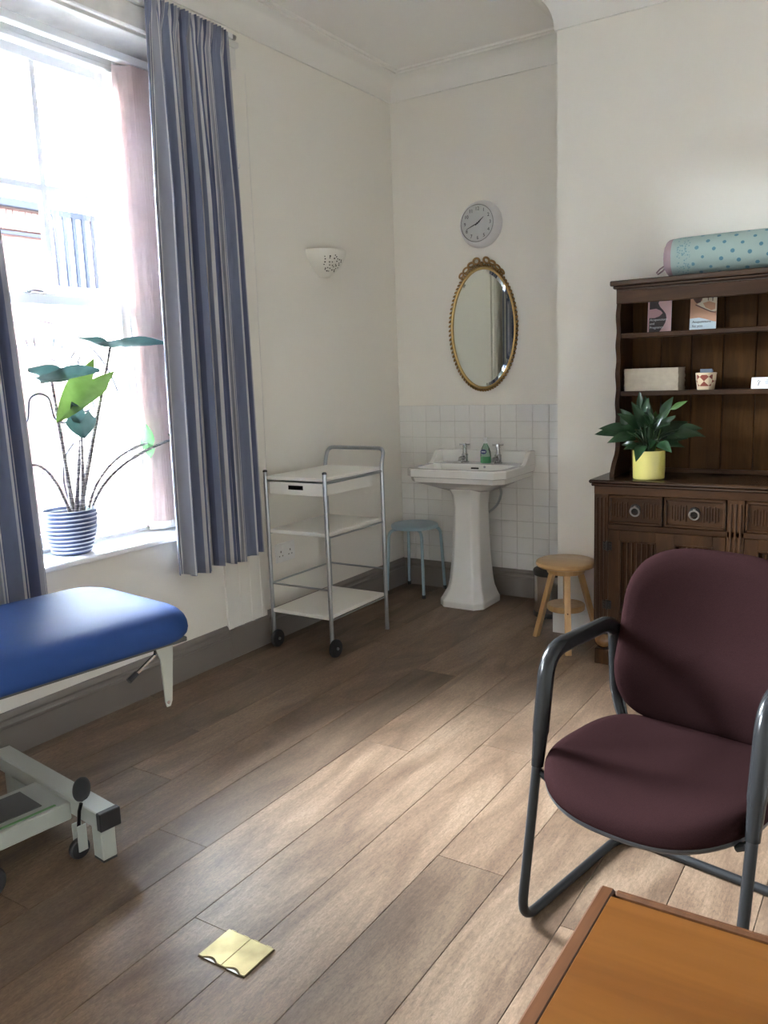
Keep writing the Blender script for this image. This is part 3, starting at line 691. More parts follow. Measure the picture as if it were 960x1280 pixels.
hl.build('hole_shade_discs', 'hole', sc_)['kind'] = 'stuff'

# ------------------------------------------------------------------ clock
ck = thing('wall_clock', 'round white wall clock with black numerals above the oval mirror', 'clock', (0.66, 0.0, 2.415))
MB().lathe([(0.143, 0.0), (0.146, 0.008), (0.144, 0.02), (0.135, 0.045), (0.124, 0.066), (0.117, 0.073), (0.112, 0.072), (0.111, 0.062)], 64, (0, 0, 0), 'y').build('case', 'clock_white', ck)
MB().lathe([(0.1115, 0.0), (0.1115, 0.063)], 64, (0, 0, 0), 'y').build('dial', 'clock_face', ck)
MB().tube([(0.1125*math.cos(2*PI*k/64), -0.0715, 0.1125*math.sin(2*PI*k/64)) for k in range(64)], 0.0022, 6, closed=True).build('bezel_ring', 'pewter', ck)
for h in range(1, 13):
    a = PI/2-h*PI/6; me = text_mesh(str(h), 0.030)
    for vv in me.vertices: vv.co = Vector((vv.co.x, -vv.co.z, vv.co.y))
    o = obj('numeral', me, 'ink', ck); o.location = (0.088*math.cos(a), -0.0636, 0.088*math.sin(a))
def hand(ang, ln, wd, y):
    a = math.radians(90-ang); d = Vector((math.cos(a), 0, math.sin(a))); n_ = Vector((-d.z, 0, d.x))
    pts = [(-0.018, wd*0.7), (ln*0.4, wd), (ln, wd*0.3), (ln, -wd*0.3), (ln*0.4, -wd), (-0.018, -wd*0.7)]
    mb = MB(); mb.rings([[d*p+n_*q+Vector((0, yy, 0)) for p, q in pts] for yy in (y, y-0.0012)]); return mb
hand(51, 0.056, 0.0038, -0.0652).build('hour_hand', 'ink', ck); hand(248, 0.082, 0.003, -0.0668).build('minute_hand', 'ink', ck)
MB().lathe([(0.005, 0.063), (0.005, 0.070), (0.0, 0.071)], 16, (0, 0, 0), 'y').build('hand_pin', 'ink', ck)
MB().lathe([(0.1115, 0.0715), (0.08, 0.0755), (0.04, 0.0775), (0.0, 0.078)], 48, (0, 0, 0), 'y', cap=False).build('clock_glass', 'clock_glass', ck)

# ------------------------------------------------------------------ oval mirror
mi = thing('oval_mirror', 'oval mirror with gold rope frame and ribbon crest', 'mirror', (0.6625, 0.0, 1.765))
MA, MBb = 0.228, 0.383
el = [(MA*math.cos(2*PI*k/96), MBb*math.sin(2*PI*k/96)) for k in range(96)]
MB().rings([[(a*k, -h, b*kk) for a, b in el] for k, kk, h in ((0.985, 0.99, 0.008), (0.985, 0.99, 0.0105), (0.87, 0.92, 0.0133))]).build('mirror_glass', 'mirror', mi, None)
MB().prism([(a*1.05, b*1.03) for a, b in el], 0.001, 0.007, lambda a, b, h: (a, -h, b)).build('backing', 'brass_dark', mi, None)
MB().tube([(a*0.99, -0.016, b*0.993) for a, b in el], 0.0075, 8, closed=True).build('inner_rim', 'gold_rim', mi)
rope = MB(); NB = 86
for k in range(NB):
    t = 2*PI*k/NB; c = Vector(((MA+0.012)*math.cos(t), -0.015, (MBb+0.012)*math.sin(t)))
    tg = Vector((-(MA)*math.sin(t), 0, MBb*math.cos(t))).normalized(); nr = Vector((tg.z, 0, -tg.x)); ax = (tg*0.75+nr*0.66).normalized(); sd = Vector((0, 1, 0)).cross(ax)
    R = []
    for j in range(5):
        h = -1+2*j/4; rad = math.sqrt(max(0.02, 1-h*h)); 
        R.append([c+ax*(h*0.0135)+(sd*math.cos(2*PI*q/6)*0.0075+Vector((0, 1, 0))*math.sin(2*PI*q/6)*0.011)*rad for q in range(6)])
    rope.rings(R)
rope.build('rope_frame', 'gold', mi, 60)
def ring_loop(cx, cz, rx, rz_, tilt, th, nm='ribbon_loop'):
    mb = MB(); P = []
    for k in range(24):
        a = 2*PI*k/24; x, z = rx*math.cos(a), rz_*math.sin(a)
        P.append((cx+x*math.cos(tilt)-z*math.sin(tilt), -0.02-0.006*math.sin(a), cz+x*math.sin(tilt)+z*math.cos(tilt)))
    mb.tube(P, th, 8, closed=True); mb.build(nm, 'gold', mi, 60)
ring_loop(-0.035, 0.424, 0.021, 0.017, 0.5, 0.0075); ring_loop(0.035, 0.424, 0.021, 0.017, -0.5, 0.0075); ring_loop(-0.074, 0.405, 0.022, 0.012, 0.35, 0.007); ring_loop(0.074, 0.405, 0.022, 0.012, -0.35, 0.007)
ring_loop(-0.112, 0.375, 0.022, 0.011, 0.7, 0.006); ring_loop(0.112, 0.375, 0.022, 0.011, -0.7, 0.006); ring_loop(-0.145, 0.345, 0.018, 0.009, 0.9, 0.006); ring_loop(0.145, 0.345, 0.018, 0.009, -0.9, 0.006)
MB().lathe([(0.0, 0.006), (0.012, 0.010), (0.014, 0.022), (0.008, 0.032), (0, 0.034)], 14, (0, 0, 0.408), 'y').build('ribbon_knot', 'gold', mi)

# ------------------------------------------------------------------ washbasin
ws = thing('washbasin', 'white pedestal washbasin with two chrome taps', 'washbasin', (0.675, -0.006, 0))
def octo(x0, x1, y0, y1, cf, cb, z):
    return [(x1-cf, y0, z), (x1, y0+cf, z), (x1, y1-cb, z), (x1-cb, y1, z), (x0+cb, y1, z), (x0, y1-cb, z), (x0, y0+cf, z), (x0+cf, y0, z)]
bs = MB()
HW = 0.345; Y0, Y1 = -0.515, -0.012
R = [octo(-0.16, 0.16, -0.34, -0.05, 0.05, 0.02, 0.745), octo(-0.22, 0.22, -0.42, -0.02, 0.06, 0.01, 0.775), octo(-HW+0.02, HW-0.02, Y0+0.022, Y1, 0.055, 0.003, 0.815), octo(-HW+0.014, HW-0.014, Y0+0.016, Y1, 0.055, 0.003, 0.845),
     octo(-HW, HW, Y0, Y1, 0.058, 0.003, 0.850), octo(-HW, HW, Y0, Y1, 0.058, 0.003, 0.893), octo(-HW+0.006, HW-0.006, Y0+0.006, Y1, 0.058, 0.003, 0.899),
     octo(-HW+0.05, HW-0.05, Y0+0.05, Y1-0.16, 0.05, 0.03, 0.899), octo(-HW+0.056, HW-0.056, Y0+0.056, Y1-0.165, 0.05, 0.03, 0.893), octo(-HW+0.085, HW-0.085, Y0+0.085, Y1-0.185, 0.05, 0.03, 0.83), octo(-HW+0.13, HW-0.13, Y0+0.12, Y1-0.21, 0.05, 0.03, 0.795)]
bs.rings(R)
bas = bs.build('basin', 'ceramic', ws, 30)
bv = bas.modifiers.new('soft', 'BEVEL'); bv.width = 0.006; bv.segments = 2; bv.limit_method = 'ANGLE'; bv.angle_limit = math.radians(25)
# upstand: back plate with shoulders sweeping forward on both sides
us = MB()
prof_up = [(-HW+0.03, 0.895), (HW-0.03, 0.895), (HW-0.03, 0.975), (-HW+0.03, 0.975)]
us.box(-HW+0.02, HW-0.02, -0.03, -0.010, 0.893, 0.978, 0.006)
for sx in (-1, 1):
    xa, xb = sorted((sx*(HW-0.028), sx*HW))
    us.prism([(-0.010, 0.893), (-0.010, 0.980), (-0.075, 0.980), (-0.10, 0.968), (-0.135, 0.93), (-0.165, 0.905), (-0.20, 0.896), (-0.20, 0.893)], xa, xb, lambda a, b, h: (h, a, b))
uo = us.build('upstand', 'ceramic', ws, 30); bv = uo.modifiers.new('soft', 'BEVEL'); bv.width = 0.004; bv.segments = 2; bv.limit_method = 'ANGLE'
def pedring(hw, yf, yb, c, z): return octo(-hw, hw, yf, yb, c, c, z)
pd = MB(); pd.rings([pedring(0.158, -0.452, -0.11, 0.05, 0.0), pedring(0.158, -0.452, -0.11, 0.05, 0.045), pedring(0.152, -0.446, -0.112, 0.05, 0.052), pedring(0.142, -0.432, -0.115, 0.05, 0.075), pedring(0.124, -0.405, -0.12, 0.045, 0.115), pedring(0.115, -0.392, -0.125, 0.042, 0.17), pedring(0.102, -0.375, -0.13, 0.04, 0.32), pedring(0.094, -0.362, -0.135, 0.038, 0.50), pedring(0.092, -0.358, -0.135, 0.038, 0.64), pedring(0.100, -0.368, -0.13, 0.04, 0.72), pedring(0.118, -0.385, -0.12, 0.045, 0.76)])
po = pd.build('pedestal', 'ceramic', ws, 30); bv = po.modifiers.new('soft', 'BEVEL'); bv.width = 0.008; bv.segments = 2; bv.limit_method = 'ANGLE'; bv.angle_limit = math.radians(20)
MB().box(-0.028, 0.028, -0.1868, -0.179, 0.868, 0.880, 0.003).build('overflow', 'black', ws, None)
MB().lathe([(0.0, 0.002), (0.008, 0.002), (0.008, 0), (0.0, 0)], 12, (0.07, -0.182, 0.885), 'y').build('chain_eyelet', 'steel', ws)
for sx in (-0.115, 0.125):
    tp = MB().lathe([(0.0, 0), (0.027, 0), (0.027, 0.008), (0.021, 0.012), (0.020, 0.045), (0.022, 0.05), (0.022, 0.056), (0.016, 0.062), (0.0135, 0.085), (0.012, 0.10), (0.016, 0.105), (0.014, 0.112), (0.006, 0.116), (0.006, 0.122)], 20, (sx, -0.095, 0.899)).build('tap', 'chrome', ws)
    MB().tube(fillet([(sx, -0.10, 0.93), (sx, -0.16, 0.937), (sx, -0.178, 0.915)], 0.03), [0.012]*7+[0.011, 0.011], 10).build('spout', 'chrome', tp)
    hd = MB()
    for a in (0.3, 0.3+PI/2):
        d = Vector((math.cos(a), math.sin(a), 0)); c = Vector((sx, -0.095, 1.020)); hd.tube([c-d*0.036, c-d*0.03, c+d*0.03, c+d*0.036], [0.0065, 0.0045, 0.0045, 0.0065], 8)
    hd.lathe([(0.011, -0.006), (0.012, 0.004), (0.006, 0.010), (0, 0.011)], 12, (sx, -0.095, 1.018)); hd.build('cross_handle', 'chrome', tp)
wp = MB(); wp.tube(fillet([(-0.06, -0.06, 0.78), (-0.125, -0.06, 0.72), (-0.125, -0.05, 0.55), (-0.06, -0.03, 0.48)], 0.06), 0.008, 8); wp.tube(fillet([(0.06, -0.06, 0.78), (0.135, -0.06, 0.73), (0.10, -0.05, 0.62), (0.02, -0.03, 0.56)], 0.06), 0.008, 8)
wp.build('supply_pipe', 'steel', ws)
so = thing('soap_bottle', 'green liquid soap bottle with navy label between the taps', 'bottle', (0.705, -0.088, 0.8995))
def oval(a, b, z, n=20): return [(a*math.cos(2*PI*k/n), b*math.sin(2*PI*k/n), z) for k in range(n)]
MB().rings([oval(0.034, 0.02, 0.0), oval(0.037, 0.022, 0.006), oval(0.037, 0.022, 0.042)]).build('liquid', 'soap_green', so)
MB().rings([oval(0.038, 0.023, 0.0425), oval(0.036, 0.022, 0.07), oval(0.026, 0.018, 0.10), oval(0.014, 0.013, 0.12), oval(0.012, 0.012, 0.128)]).build('bottle', 'soap_clear', so)
MB().lathe([(0.013, 0.128), (0.013, 0.140), (0.007, 0.142), (0.007, 0.155), (0.012, 0.157), (0.012, 0.165), (0, 0.167)], 14).build('cap', 'paper_white', so)
MB().prism([(0.022*math.cos(2*PI*k/20)-0.004, 0.075+0.016*math.sin(2*PI*k/20)) for k in range(20)], 0.0225, 0.0245, lambda a, b, h: (a, -h, b)).build('label', 'soap_label', so, None)
MB().box(-0.018, 0.010, -0.0252, -0.0246, 0.072, 0.078).build('label_print', 'paper_white', so, None)

# ------------------------------------------------------------------ blue stool
bst = thing('stool', 'pale blue metal stool with round seat beside the washbasin', 'stool', (0.205, -0.185, 0))
MB().lathe([(0, 0.452), (0.155, 0.452), (0.160, 0.455), (0.163, 0.464), (0.160, 0.474), (0.150, 0.479), (0.0, 0.480)], 40).build('seat', 'bluepaint', bst)
for sx in (-1, 1):
    for sy in (-1, 1):
        P = fillet([(sx*0.05, sy*0.05, 0.446), (sx*0.128, sy*0.128, 0.446), (sx*0.145, sy*0.148, 0.012)], 0.06, 8)
        MB().tube(P, 0.0105, 12).build('leg', 'bluepaint', bst)
        MB().lathe([(0.0, 0), (0.0125, 0.0), (0.0125, 0.024), (0.0, 0.024)], 12, (sx*0.145, sy*0.148, 0)).build('foot_cap', 'rubber', bst)
# ------------------------------------------------------------------ pedal bin
bn = thing('pedal_bin', 'small chrome pedal bin with black lid behind the wooden stool', 'bin', (1.235, -0.31, 0))
MB().lathe([(0, 0.02), (0.098, 0.02), (0.098, 0.262), (0, 0.262)], 40).build('body', 'bin_steel', bn)
MB().lathe([(0, 0), (0.102, 0), (0.103, 0.02), (0.099, 0.03)], 40).build('base_ring', 'black', bn)
MB().lathe([(0.099, 0.255), (0.103, 0.258), (0.103, 0.282), (0.098, 0.29), (0.07, 0.302), (0, 0.306)], 40).build('lid', 'black', bn)
MB().box(-0.025, 0.025, -0.145, -0.095, 0.008, 0.016, 0.003).build('pedal', 'black', bn, None)
# ------------------------------------------------------------------ wooden stool
wst = thing('stool', 'round honey-coloured wooden screw stool with splayed legs beside the dresser', 'stool', (1.515, -0.79, 0))
MB().lathe([(0, 0.438), (0.148, 0.438), (0.158, 0.443), (0.163, 0.453), (0.158, 0.465), (0.148, 0.470), (0, 0.471)], 48).build('seat', 'pine_x', wst)
MB().lathe([(0, 0.402), (0.098, 0.402), (0.102, 0.408), (0.102, 0.432), (0, 0.437)], 36).build('hub', 'pine', wst)
MB().lathe([(0, 0.195), (0.098, 0.195), (0.102, 0.2), (0.102, 0.222), (0.098, 0.226), (0, 0.226)], 36).build('stretcher_disc', 'pine', wst)
MB().lathe([(0.016, 0.226), (0.016, 0.41)], 16).build('screw_spindle', 'pine', wst)
for ad in (167, 47, -66):
    a = math.radians(ad); d = Vector((math.cos(a), math.sin(a), 0)); s_ = Vector((-d.y, d.x, 0))
    ring = lambda rad, z: [tuple(d*(rad+p)+s_*q+Vector((0, 0, z))) for p, q in ((-0.014, -0.017), (0.014, -0.017), (0.014, 0.017), (-0.014, 0.017))]
    lg = MB().rings([ring(0.198, 0), ring(0.080, 0.412)]).build('leg', 'pine', wst, None)
    b_ = lg.modifiers.new('b', 'BEVEL'); b_.width = 0.003; b_.segments = 2
    dot = d*(0.198-0.118*0.21/0.412+0.0145)
    MB().lathe([(0, 0), (0.004, 0), (0.004, 0.001), (0, 0.001)], 10, (dot.x, dot.y, 0.21), 'y').build('dowel', 'table_edge', lg)

# ------------------------------------------------------------------ trolley
tr = thing('trolley', 'white three-tier trolley with grey metal frame and black wheels', 'trolley', (0.287, -1.285, 0))
tx0, tx1, ty0, ty1 = -0.203, 0.201, -0.275, 0.275
for (x, y, zb, zt) in ((tx0, ty0, 0.03, 0.992), (tx1, ty0, 0.03, 0.992)):
    MB().tube([(x, y, zb), (x, y, zt)], 0.0115, 14).build('front_post', 'steel', tr)
    MB().lathe([(0.0125, 0), (0.0125, 0.008), (0.008, 0.012), (0, 0.013)], 14, (x, y, 0.992)).build('post_cap', 'black', tr)
    wh = MB().lathe([(0.0, -0.012), (0.030, -0.012), (0.046, -0.011), (0.0495, -0.006), (0.0495, 0.006), (0.046, 0.011), (0.030, 0.012), (0.0, 0.012)], 32, (x+0.022, y, 0.05), 'x').build('wheel', 'rubber', tr)
    MB().lathe([(0.0, -0.018), (0.008, -0.018), (0.010, 0.0), (0.008, 0.018), (0, 0.018)], 14, (x+0.022, y, 0.05), 'x').build('hub', 'steel', wh)
hp = fillet([(tx0, ty1, 0.0), (tx0, ty1, 0.99), (tx0, ty1+0.035, 1.075), (tx1, ty1+0.035, 1.075), (tx1, ty1, 0.99), (tx1, ty1, 0.0)], 0.05, 8)
MB().tube(hp, 0.0115, 14).build('rear_frame_handle', 'steel', tr)
for x in (tx0, tx1): MB().tube([(x, ty0, 0.945), (x, ty1, 0.945)], 0.009, 12).build('side_rail', 'steel', tr)
MB().box(tx0+0.008, tx1-0.006, ty0-0.004, ty1+0.004, 0.952, 0.971, 0.003).build('top_shelf', 'laminate', tr, None)
MB().box(tx0+0.011, tx1-0.010, ty0+0.0, ty1-0.02, 0.655, 0.675, 0.003).build('middle_shelf', 'laminate', tr, None)
MB().box(tx0+0.011, tx1-0.006, ty0-0.012, ty1-0.01, 0.205, 0.225, 0.003).build('bottom_shelf', 'laminate', tr, None)
for x in (tx0, tx1):
    for zz in (0.650, 0.200): MB().tube([(x, ty0, zz), (x, ty1, zz)], 0.005, 8).build('shelf_support', 'steel', tr)
for a, b in (((tx0, ty0), (tx0, ty1)), ((tx0, ty0), (tx1, ty0)), ((tx0, ty1), (tx1, ty1))):
    MB().tube([(a[0], a[1], 0.368), (b[0], b[1], 0.368)], 0.0055, 10).build('guard_rail', 'steel', tr)
dr = MB()
dr.box(tx0+0.022, tx1-0.02, ty0+0.004, ty0+0.016, 0.876, 0.940, 0.002); dr.box(tx0+0.022, tx0+0.03, ty0+0.016, ty1-0.07, 0.876, 0.936, 0.001); dr.box(tx1-0.028, tx1-0.02, ty0+0.016, ty1-0.07, 0.876, 0.936, 0.001)
dr.box(tx0+0.022, tx1-0.02, ty1-0.078, ty1-0.07, 0.876, 0.936, 0.001); dr.box(tx0+0.022, tx1-0.02, ty0+0.01, ty1-0.07, 0.872, 0.878, 0.001)
dro = dr.build('drawer', 'laminate', tr, None)
MB().box(-0.048, 0.052, ty0+0.001, ty0+0.006, 0.902, 0.925, 0.002).build('handle', 'iron', dro, None)

# ------------------------------------------------------------------ wall socket
sk_ = thing('wall_socket', 'white double wall socket on the wall behind the trolley', 'socket', (0.0, -1.335, 0.495))
MB().box(0, 0.010, -0.088, 0.088, -0.056, 0.056, 0.004).build('plate', 'socket', sk_, None)
for s in (-0.042, 0.042):
    MB().box(0.010, 0.014, s-0.008+0.015, s+0.008+0.015, 0.022, 0.042, 0.002).build('switch', 'socket', sk_, None)
    ho = MB().box(0.0098, 0.0104, s-0.004, s+0.004, 0.000, 0.012); ho.box(0.0098, 0.0104, s-0.018, s-0.010, -0.022, -0.016); ho.box(0.0098, 0.0104, s+0.010, s+0.018, -0.022, -0.016); ho.build('pin_holes', 'hole', sk_, None)

# ------------------------------------------------------------------ dresser
DXL, DXR, DF, DB = 1.75, 3.07, -1.03, -0.64
ds = thing('dresser', 'dark oak dresser with open shelves, carved doors and ring handles', 'dresser', (DXL, DB, 0))
W_ = DXR-DXL; D_ = DF-DB           # local: x 0..W_, y D_..0 (front at D_)
body = MB(); body.box(0, 0.022, D_+0.02, 0, 0.195, 0.925); body.box(W_-0.022, W_, D_+0.02, 0, 0.195, 0.925); body.box(0.02, W_-0.02, -0.012, 0, 0.195, 0.925); body.box(0.02, W_-0.02, D_+0.03, -0.01, 0.2, 0.22)
body.build('carcass', 'oak_v', ds, None)
MB().box(-0.012, W_+0.012, D_-0.012, 0.0, 0.195, 0.222, 0.005).build('bottom_rail', 'oak_h', ds, None)
tpz = MB(); tpz.box(-0.022, W_+0.022, D_-0.024, 0.004, 0.932, 0.950, 0.006); tpz.box(-0.012, W_+0.012, D_-0.014, 0.0, 0.918, 0.932, 0.004); tpz.build('top_board', 'oak_top', ds, None)
MB().box(0.0, W_, D_-0.002, D_+0.02, 0.878, 0.918, 0.002).build('top_rail', 'oak_h', ds, None)
MB().box(0.07, W_-0.07, D_+0.0, D_+0.02, 0.705, 0.732, 0.002).build('middle_rail', 'oak_h', ds, None)
def stile(x0, x1):
    m = MB(); m.box(x0, x1, D_, D_+0.022, 0.222, 0.880, 0.002)
    wv = x1-x0
    for t in (0.22, 0.5, 0.78): m.tube([(x0+wv*t, D_+0.0005, 0.24), (x0+wv*t, D_+0.0005, 0.86)], 0.0055, 8, squash=(1, 1))
    m.build('stile', 'oak_v', ds, 30)
stile(0, 0.07); stile(0.62, 0.695); stile(W_-0.07, W_)
def drawer(x0, x1):
    z0, z1 = 0.734, 0.876; m = MB()
    m.box(x0+0.002, x1-0.002, D_+0.004, D_+0.02, z0, z1, 0.002)
    b_ = 0.014
    m.box(x0+0.002, x1-0.002, D_-0.006, D_+0.006, z1-b_, z1, 0.003); m.box(x0+0.002, x1-0.002, D_-0.006, D_+0.006, z0, z0+b_, 0.003); m.box(x0+0.002, x0+b_, D_-0.006, D_+0.006, z0, z1, 0.003); m.box(x1-b_, x1-0.002, D_-0.006, D_+0.006, z0, z1, 0.003)
    o = m.build('drawer', 'oak_h', ds, None)
    mid = (x0+x1)/2
    for sgn in (-1, 1):
        cv = MB(); cv.box(mid+sgn*0.071-0.037, mid+sgn*0.071+0.037, D_+0.0025, D_+0.006, 0.772, 0.838)
        for k in range(6):
            xx = mid+sgn*(0.040+k*0.0125); hgt = 0.030+0.008*((k+1) % 2)
            cv.tube([(xx, D_+0.0035, 0.805-hgt), (xx, D_+0.0035, 0.805+hgt)], 0.0042, 6)
        cv.build('carved_fluting', 'oak_v', o)
    bp = MB().lathe([(0.0, 0.0), (0.026, 0.0), (0.024, 0.004), (0.012, 0.007), (0, 0.008)], 8, (mid, D_+0.004, 0.812), 'y').build('backplate', 'iron', o)
    MB().tube([(mid+0.021*math.cos(2*PI*k/28), D_-0.008-0.004*math.sin(2*PI*k/28), 0.800+0.021*math.sin(2*PI*k/28)) for k in range(28)], 0.0048, 8, closed=True).build('ring_handle', 'pewter', o)
    MB().lathe([(0.006, 0), (0.006, 0.012), (0.003, 0.015), (0, 0.015)], 10, (mid, D_-0.0, 0.824), 'y').build('stud', 'pewter', o)
for a, b in ((0.072, 0.333), (0.337, 0.618), (0.697, 0.972), (0.976, W_-0.072)): drawer(a, b)
def door(x0, x1, hinge_left):
    z0, z1 = 0.226, 0.703; m = MB(); st = 0.058; mid = (x0+x1)/2
    for a, b in ((x0, x0+st), (mid-0.045, mid+0.045), (x1-st, x1)): m.box(a, b, D_+0.001, D_+0.02, z0, z1, 0.002)
    m.box(x0+st, x1-st, D_+0.002, D_+0.02, z1-0.055, z1, 0.002); m.box(x0+st, x1-st, D_+0.002, D_+0.02, z0, z0+0.055, 0.002)
    o = m.build('door', 'oak_v', ds, None)
    for a, b in ((x0+st, mid-0.045), (mid+0.045, x1-st)):
        poly = []; n = 80
        for k in range(n+1):
            t = k/n; c = abs(t-0.5)*2
            h = 0.002+0.010*(0.5+0.5*math.cos(PI*c*1.0))+0.0045*math.cos(2*PI*c*3.5)+0.002*math.cos(2*PI*c*7)
            poly.append((a+(b-a)*t, D_+0.0135-h))
        poly += [(b, D_+0.02), (a, D_+0.02)]
        m2 = MB(); m2.prism(poly, z0+0.055, z1-0.055, lambda p, q, h: (p, q, h)); m2.build('linenfold_panel', 'oak_v', o, 40)
        bd = MB(); bd.box(a-0.004, a+0.004, D_-0.003, D_+0.01, z0+0.05, z1-0.05, 0.002); bd.box(b-0.004, b+0.004, D_-0.003, D_+0.01, z0+0.05, z1-0.05, 0.002); bd.box(a, b, D_-0.003, D_+0.01, z1-0.059, z1-0.051, 0.002); bd.build('panel_bead', 'oak_v', o, None)
    hx = x0-0.004 if hinge_left else x1+0.004
    for hz in (0.62, 0.32):
        h = MB().box(hx-0.022, hx+0.022, D_-0.005, D_+0.001, hz-0.022, hz+0.022, 0.002); h.tube([(hx, D_-0.006, hz-0.026), (hx, D_-0.006, hz+0.026)], 0.004, 8)
        for q in (-1, 1):
            for e in (-1, 0, 1): h.lathe([(0.004, 0), (0.003, 0.003), (0, 0.0035)], 6, (hx+q*0.014, D_-0.005, hz+e*0.014), 'y')
        h.build('hinge', 'iron', o)
    kx = x1-0.03 if hinge_left else x0+0.03
    MB().tube([(kx+0.018*math.cos(2*PI*k/24), D_-0.008, 0.49+0.018*math.sin(2*PI*k/24)) for k in range(24)], 0.004, 8, closed=True).build('ring_handle', 'pewter', o)
door(0.072, 0.618, True); door(0.697, W_-0.072, False)
for fx, fy in ((0.04, D_+0.04), (W_-0.04, D_+0.04), (0.04, -0.05), (W_-0.04, -0.05)):
    ft = MB().box(fx-0.036, fx+0.036, fy-0.036, fy+0.036, 0, 0.082, 0.004)
    fo = ft.build('foot', 'oak_v', ds, None); MB().box(fx-0.036, fx+0.036, fy-0.036, fy+0.036, 0.160, 0.195, 0.003).build('foot_block', 'oak_v', ds, None)
    MB().lathe([(0.018, 0.082), (0.026, 0.086), (0.040, 0.10), (0.046, 0.118), (0.042, 0.136), (0.028, 0.152), (0.024, 0.160)], 28, (fx, fy, 0)).build('bun', 'oak_bun', fo)
# hutch
HY = -0.85-DB                        # front edge of the upper shelves (local y)
def side(x0, x1):
    # scalloped front edge
    e = [(0.0, 0.950), (HY-0.085, 0.950), (HY-0.085, 0.962)]
    e += [(HY-0.085+0.05*t, 0.962+0.075*t**0.8) for t in (0.25, 0.5, 0.75)]+[(HY-0.012, 1.055)]
    z = 1.075
    while z < 1.83:
        e.append((HY+0.008*math.sin((z-1.07)*2*PI/0.14)-0.002, z)); z += 0.0175
    e += [(HY, 1.84), (0.0, 1.84)]
    m = MB().prism(e, x0, x1, lambda a, b, h: (h, a, b)); m.build('side_panel', 'oak_v', ds, None)
side(0.045, 0.067); side(W_-0.067, W_-0.045)
NBK = 8; bw = (W_-0.134)/NBK
for k in range(NBK):
    MB().box(0.067+k*bw+0.0015, 0.067+(k+1)*bw-0.0015, -0.014, -0.002, 0.95, 1.87, 0.0035).build('back_board', 'oak_back', ds, None)
MB().box(0.06, W_-0.06, -0.003, 0.0, 0.95, 1.87).build('back_sheet', 'oak_v', ds, None)
for zs in (1.632, 1.350):
    m = MB().box(0.067, W_-0.067, HY+0.012, -0.014, zs, zs+0.018, 0.003); m.box(0.067, W_-0.067, HY+0.008, HY+0.016, zs-0.003, zs+0.021, 0.003); m.build('shelf', 'oak_h', ds, None)
MB().box(0.045, W_-0.045, HY-0.004, HY+0.016, 1.795, 1.862, 0.003).build('frieze', 'oak_h', ds, None)
co = MB(); co.box(0.045, W_-0.045, HY-0.006, 0, 1.855, 1.868, 0.003); co.box(0.033, W_-0.033, HY-0.022, 0, 1.866, 1.882, 0.005); co.box(0.022, W_-0.022, HY-0.036, 0.0, 1.880, 1.905, 0.004)
co.build('cornice', 'oak_top', ds, None)
MB().box(0.067, W_-0.067, -0.026, -0.014, 0.95, 0.972, 0.003).build('back_bead', 'oak_h', ds, None)

# ------------------------------------------------------------------ things on the dresser
bo_ = thing('bolster', 'mint bolster cushion printed with teal motifs lying on top of the dresser', 'cushion', (2.045, -0.755, 1.9985), math.radians(1.5))
NU, NV = 40, 24; RB, LB = 0.092, 0.62
def bfn(a, b):
    t = 2*PI*b; x = LB*a; rr = RB*(1-0.05*math.exp(-x/0.03)-0.05*math.exp(-(LB-x)/0.03))*(1+0.006*math.sin(9*t+x*20))
    return (x, rr*math.cos(t), rr*math.sin(t))
mb = MB().grid(bfn, NU, NV); me = mb.mesh('cover'); uvl = me.uv_layers.new(name='UVMap')
for lp in me.loops:
    i = lp.vertex_index; uvl.data[lp.index].uv = ((i % (NU+1))/NU*LB, (i//(NU+1))/NV*2*PI*RB)
obj('cover', me, 'bolster', bo_, 60)
for e, sg in ((0.0, -1), (LB, 1)):
    def efn(a, b):
        t = 2*PI*b; rr = RB*0.95*math.cos(a*PI/2)**0.6; rip = 1+0.035*math.sin(14*t)*math.sin(a*PI)
        return (e+sg*0.045*math.sin(a*PI/2)*(1), rr*rip*math.cos(t), rr*rip*math.sin(t))
    MB().grid(efn, 10, 56).build('end_cap', 'bolster_end', bo_, 60)
MB().tube([(-0.04, 0, -0.03), (-0.065, -0.004, -0.045), (-0.082, -0.004, -0.062), (-0.078, 0.003, -0.07), (-0.055, 0.004, -0.055), (-0.04, 0, -0.04)], 0.004, 8).build('tie_loop', 'bolster_end', bo_)

SH1, SH2, TOPZ = 1.6715, 1.3895, 0.9505    # things stand behind the shelf lips
def leaflet(name, label, x0, wd, ht, layers, lines, tilt, tcol, tx, tz, tsize):
    t = thing(name, label, 'leaflet', (x0, -0.70, 1.651)); t.rotation_euler = (math.radians(tilt), 0, 0)
    MB().box(0, wd, -0.0015, 0.0015, 0, ht).build('card', 'paper_white', t, None)
    for i, (poly, m) in enumerate(layers):
        MB().prism([(a*wd, b*ht) for a, b in poly], 0.0016+0.00025*i, 0.0018+0.00025*i, lambda a, b, h: (a, -h, b)).build('print', m, t, None)
    for k, s in enumerate(lines):
        me = text_mesh(s, tsize, 'LEFT', 0.0002)
        for vv in me.vertices: vv.co = Vector((vv.co.x, -vv.co.z, vv.co.y))
        o = obj('lettering', me, tcol, t); o.location = (tx*wd, -0.0042, tz*ht-k*tsize*1.15)
sil = [(0.0, 0.05), (0.02, 1.0), (0.5, 1.0), (0.52, 0.93), (0.44, 0.80), (0.52, 0.70), (0.66, 0.60), (0.77, 0.50), (0.80, 0.40), (0.76, 0.28), (0.66, 0.16), (0.52, 0.04), (0.5, 0.0), (0, 0)]
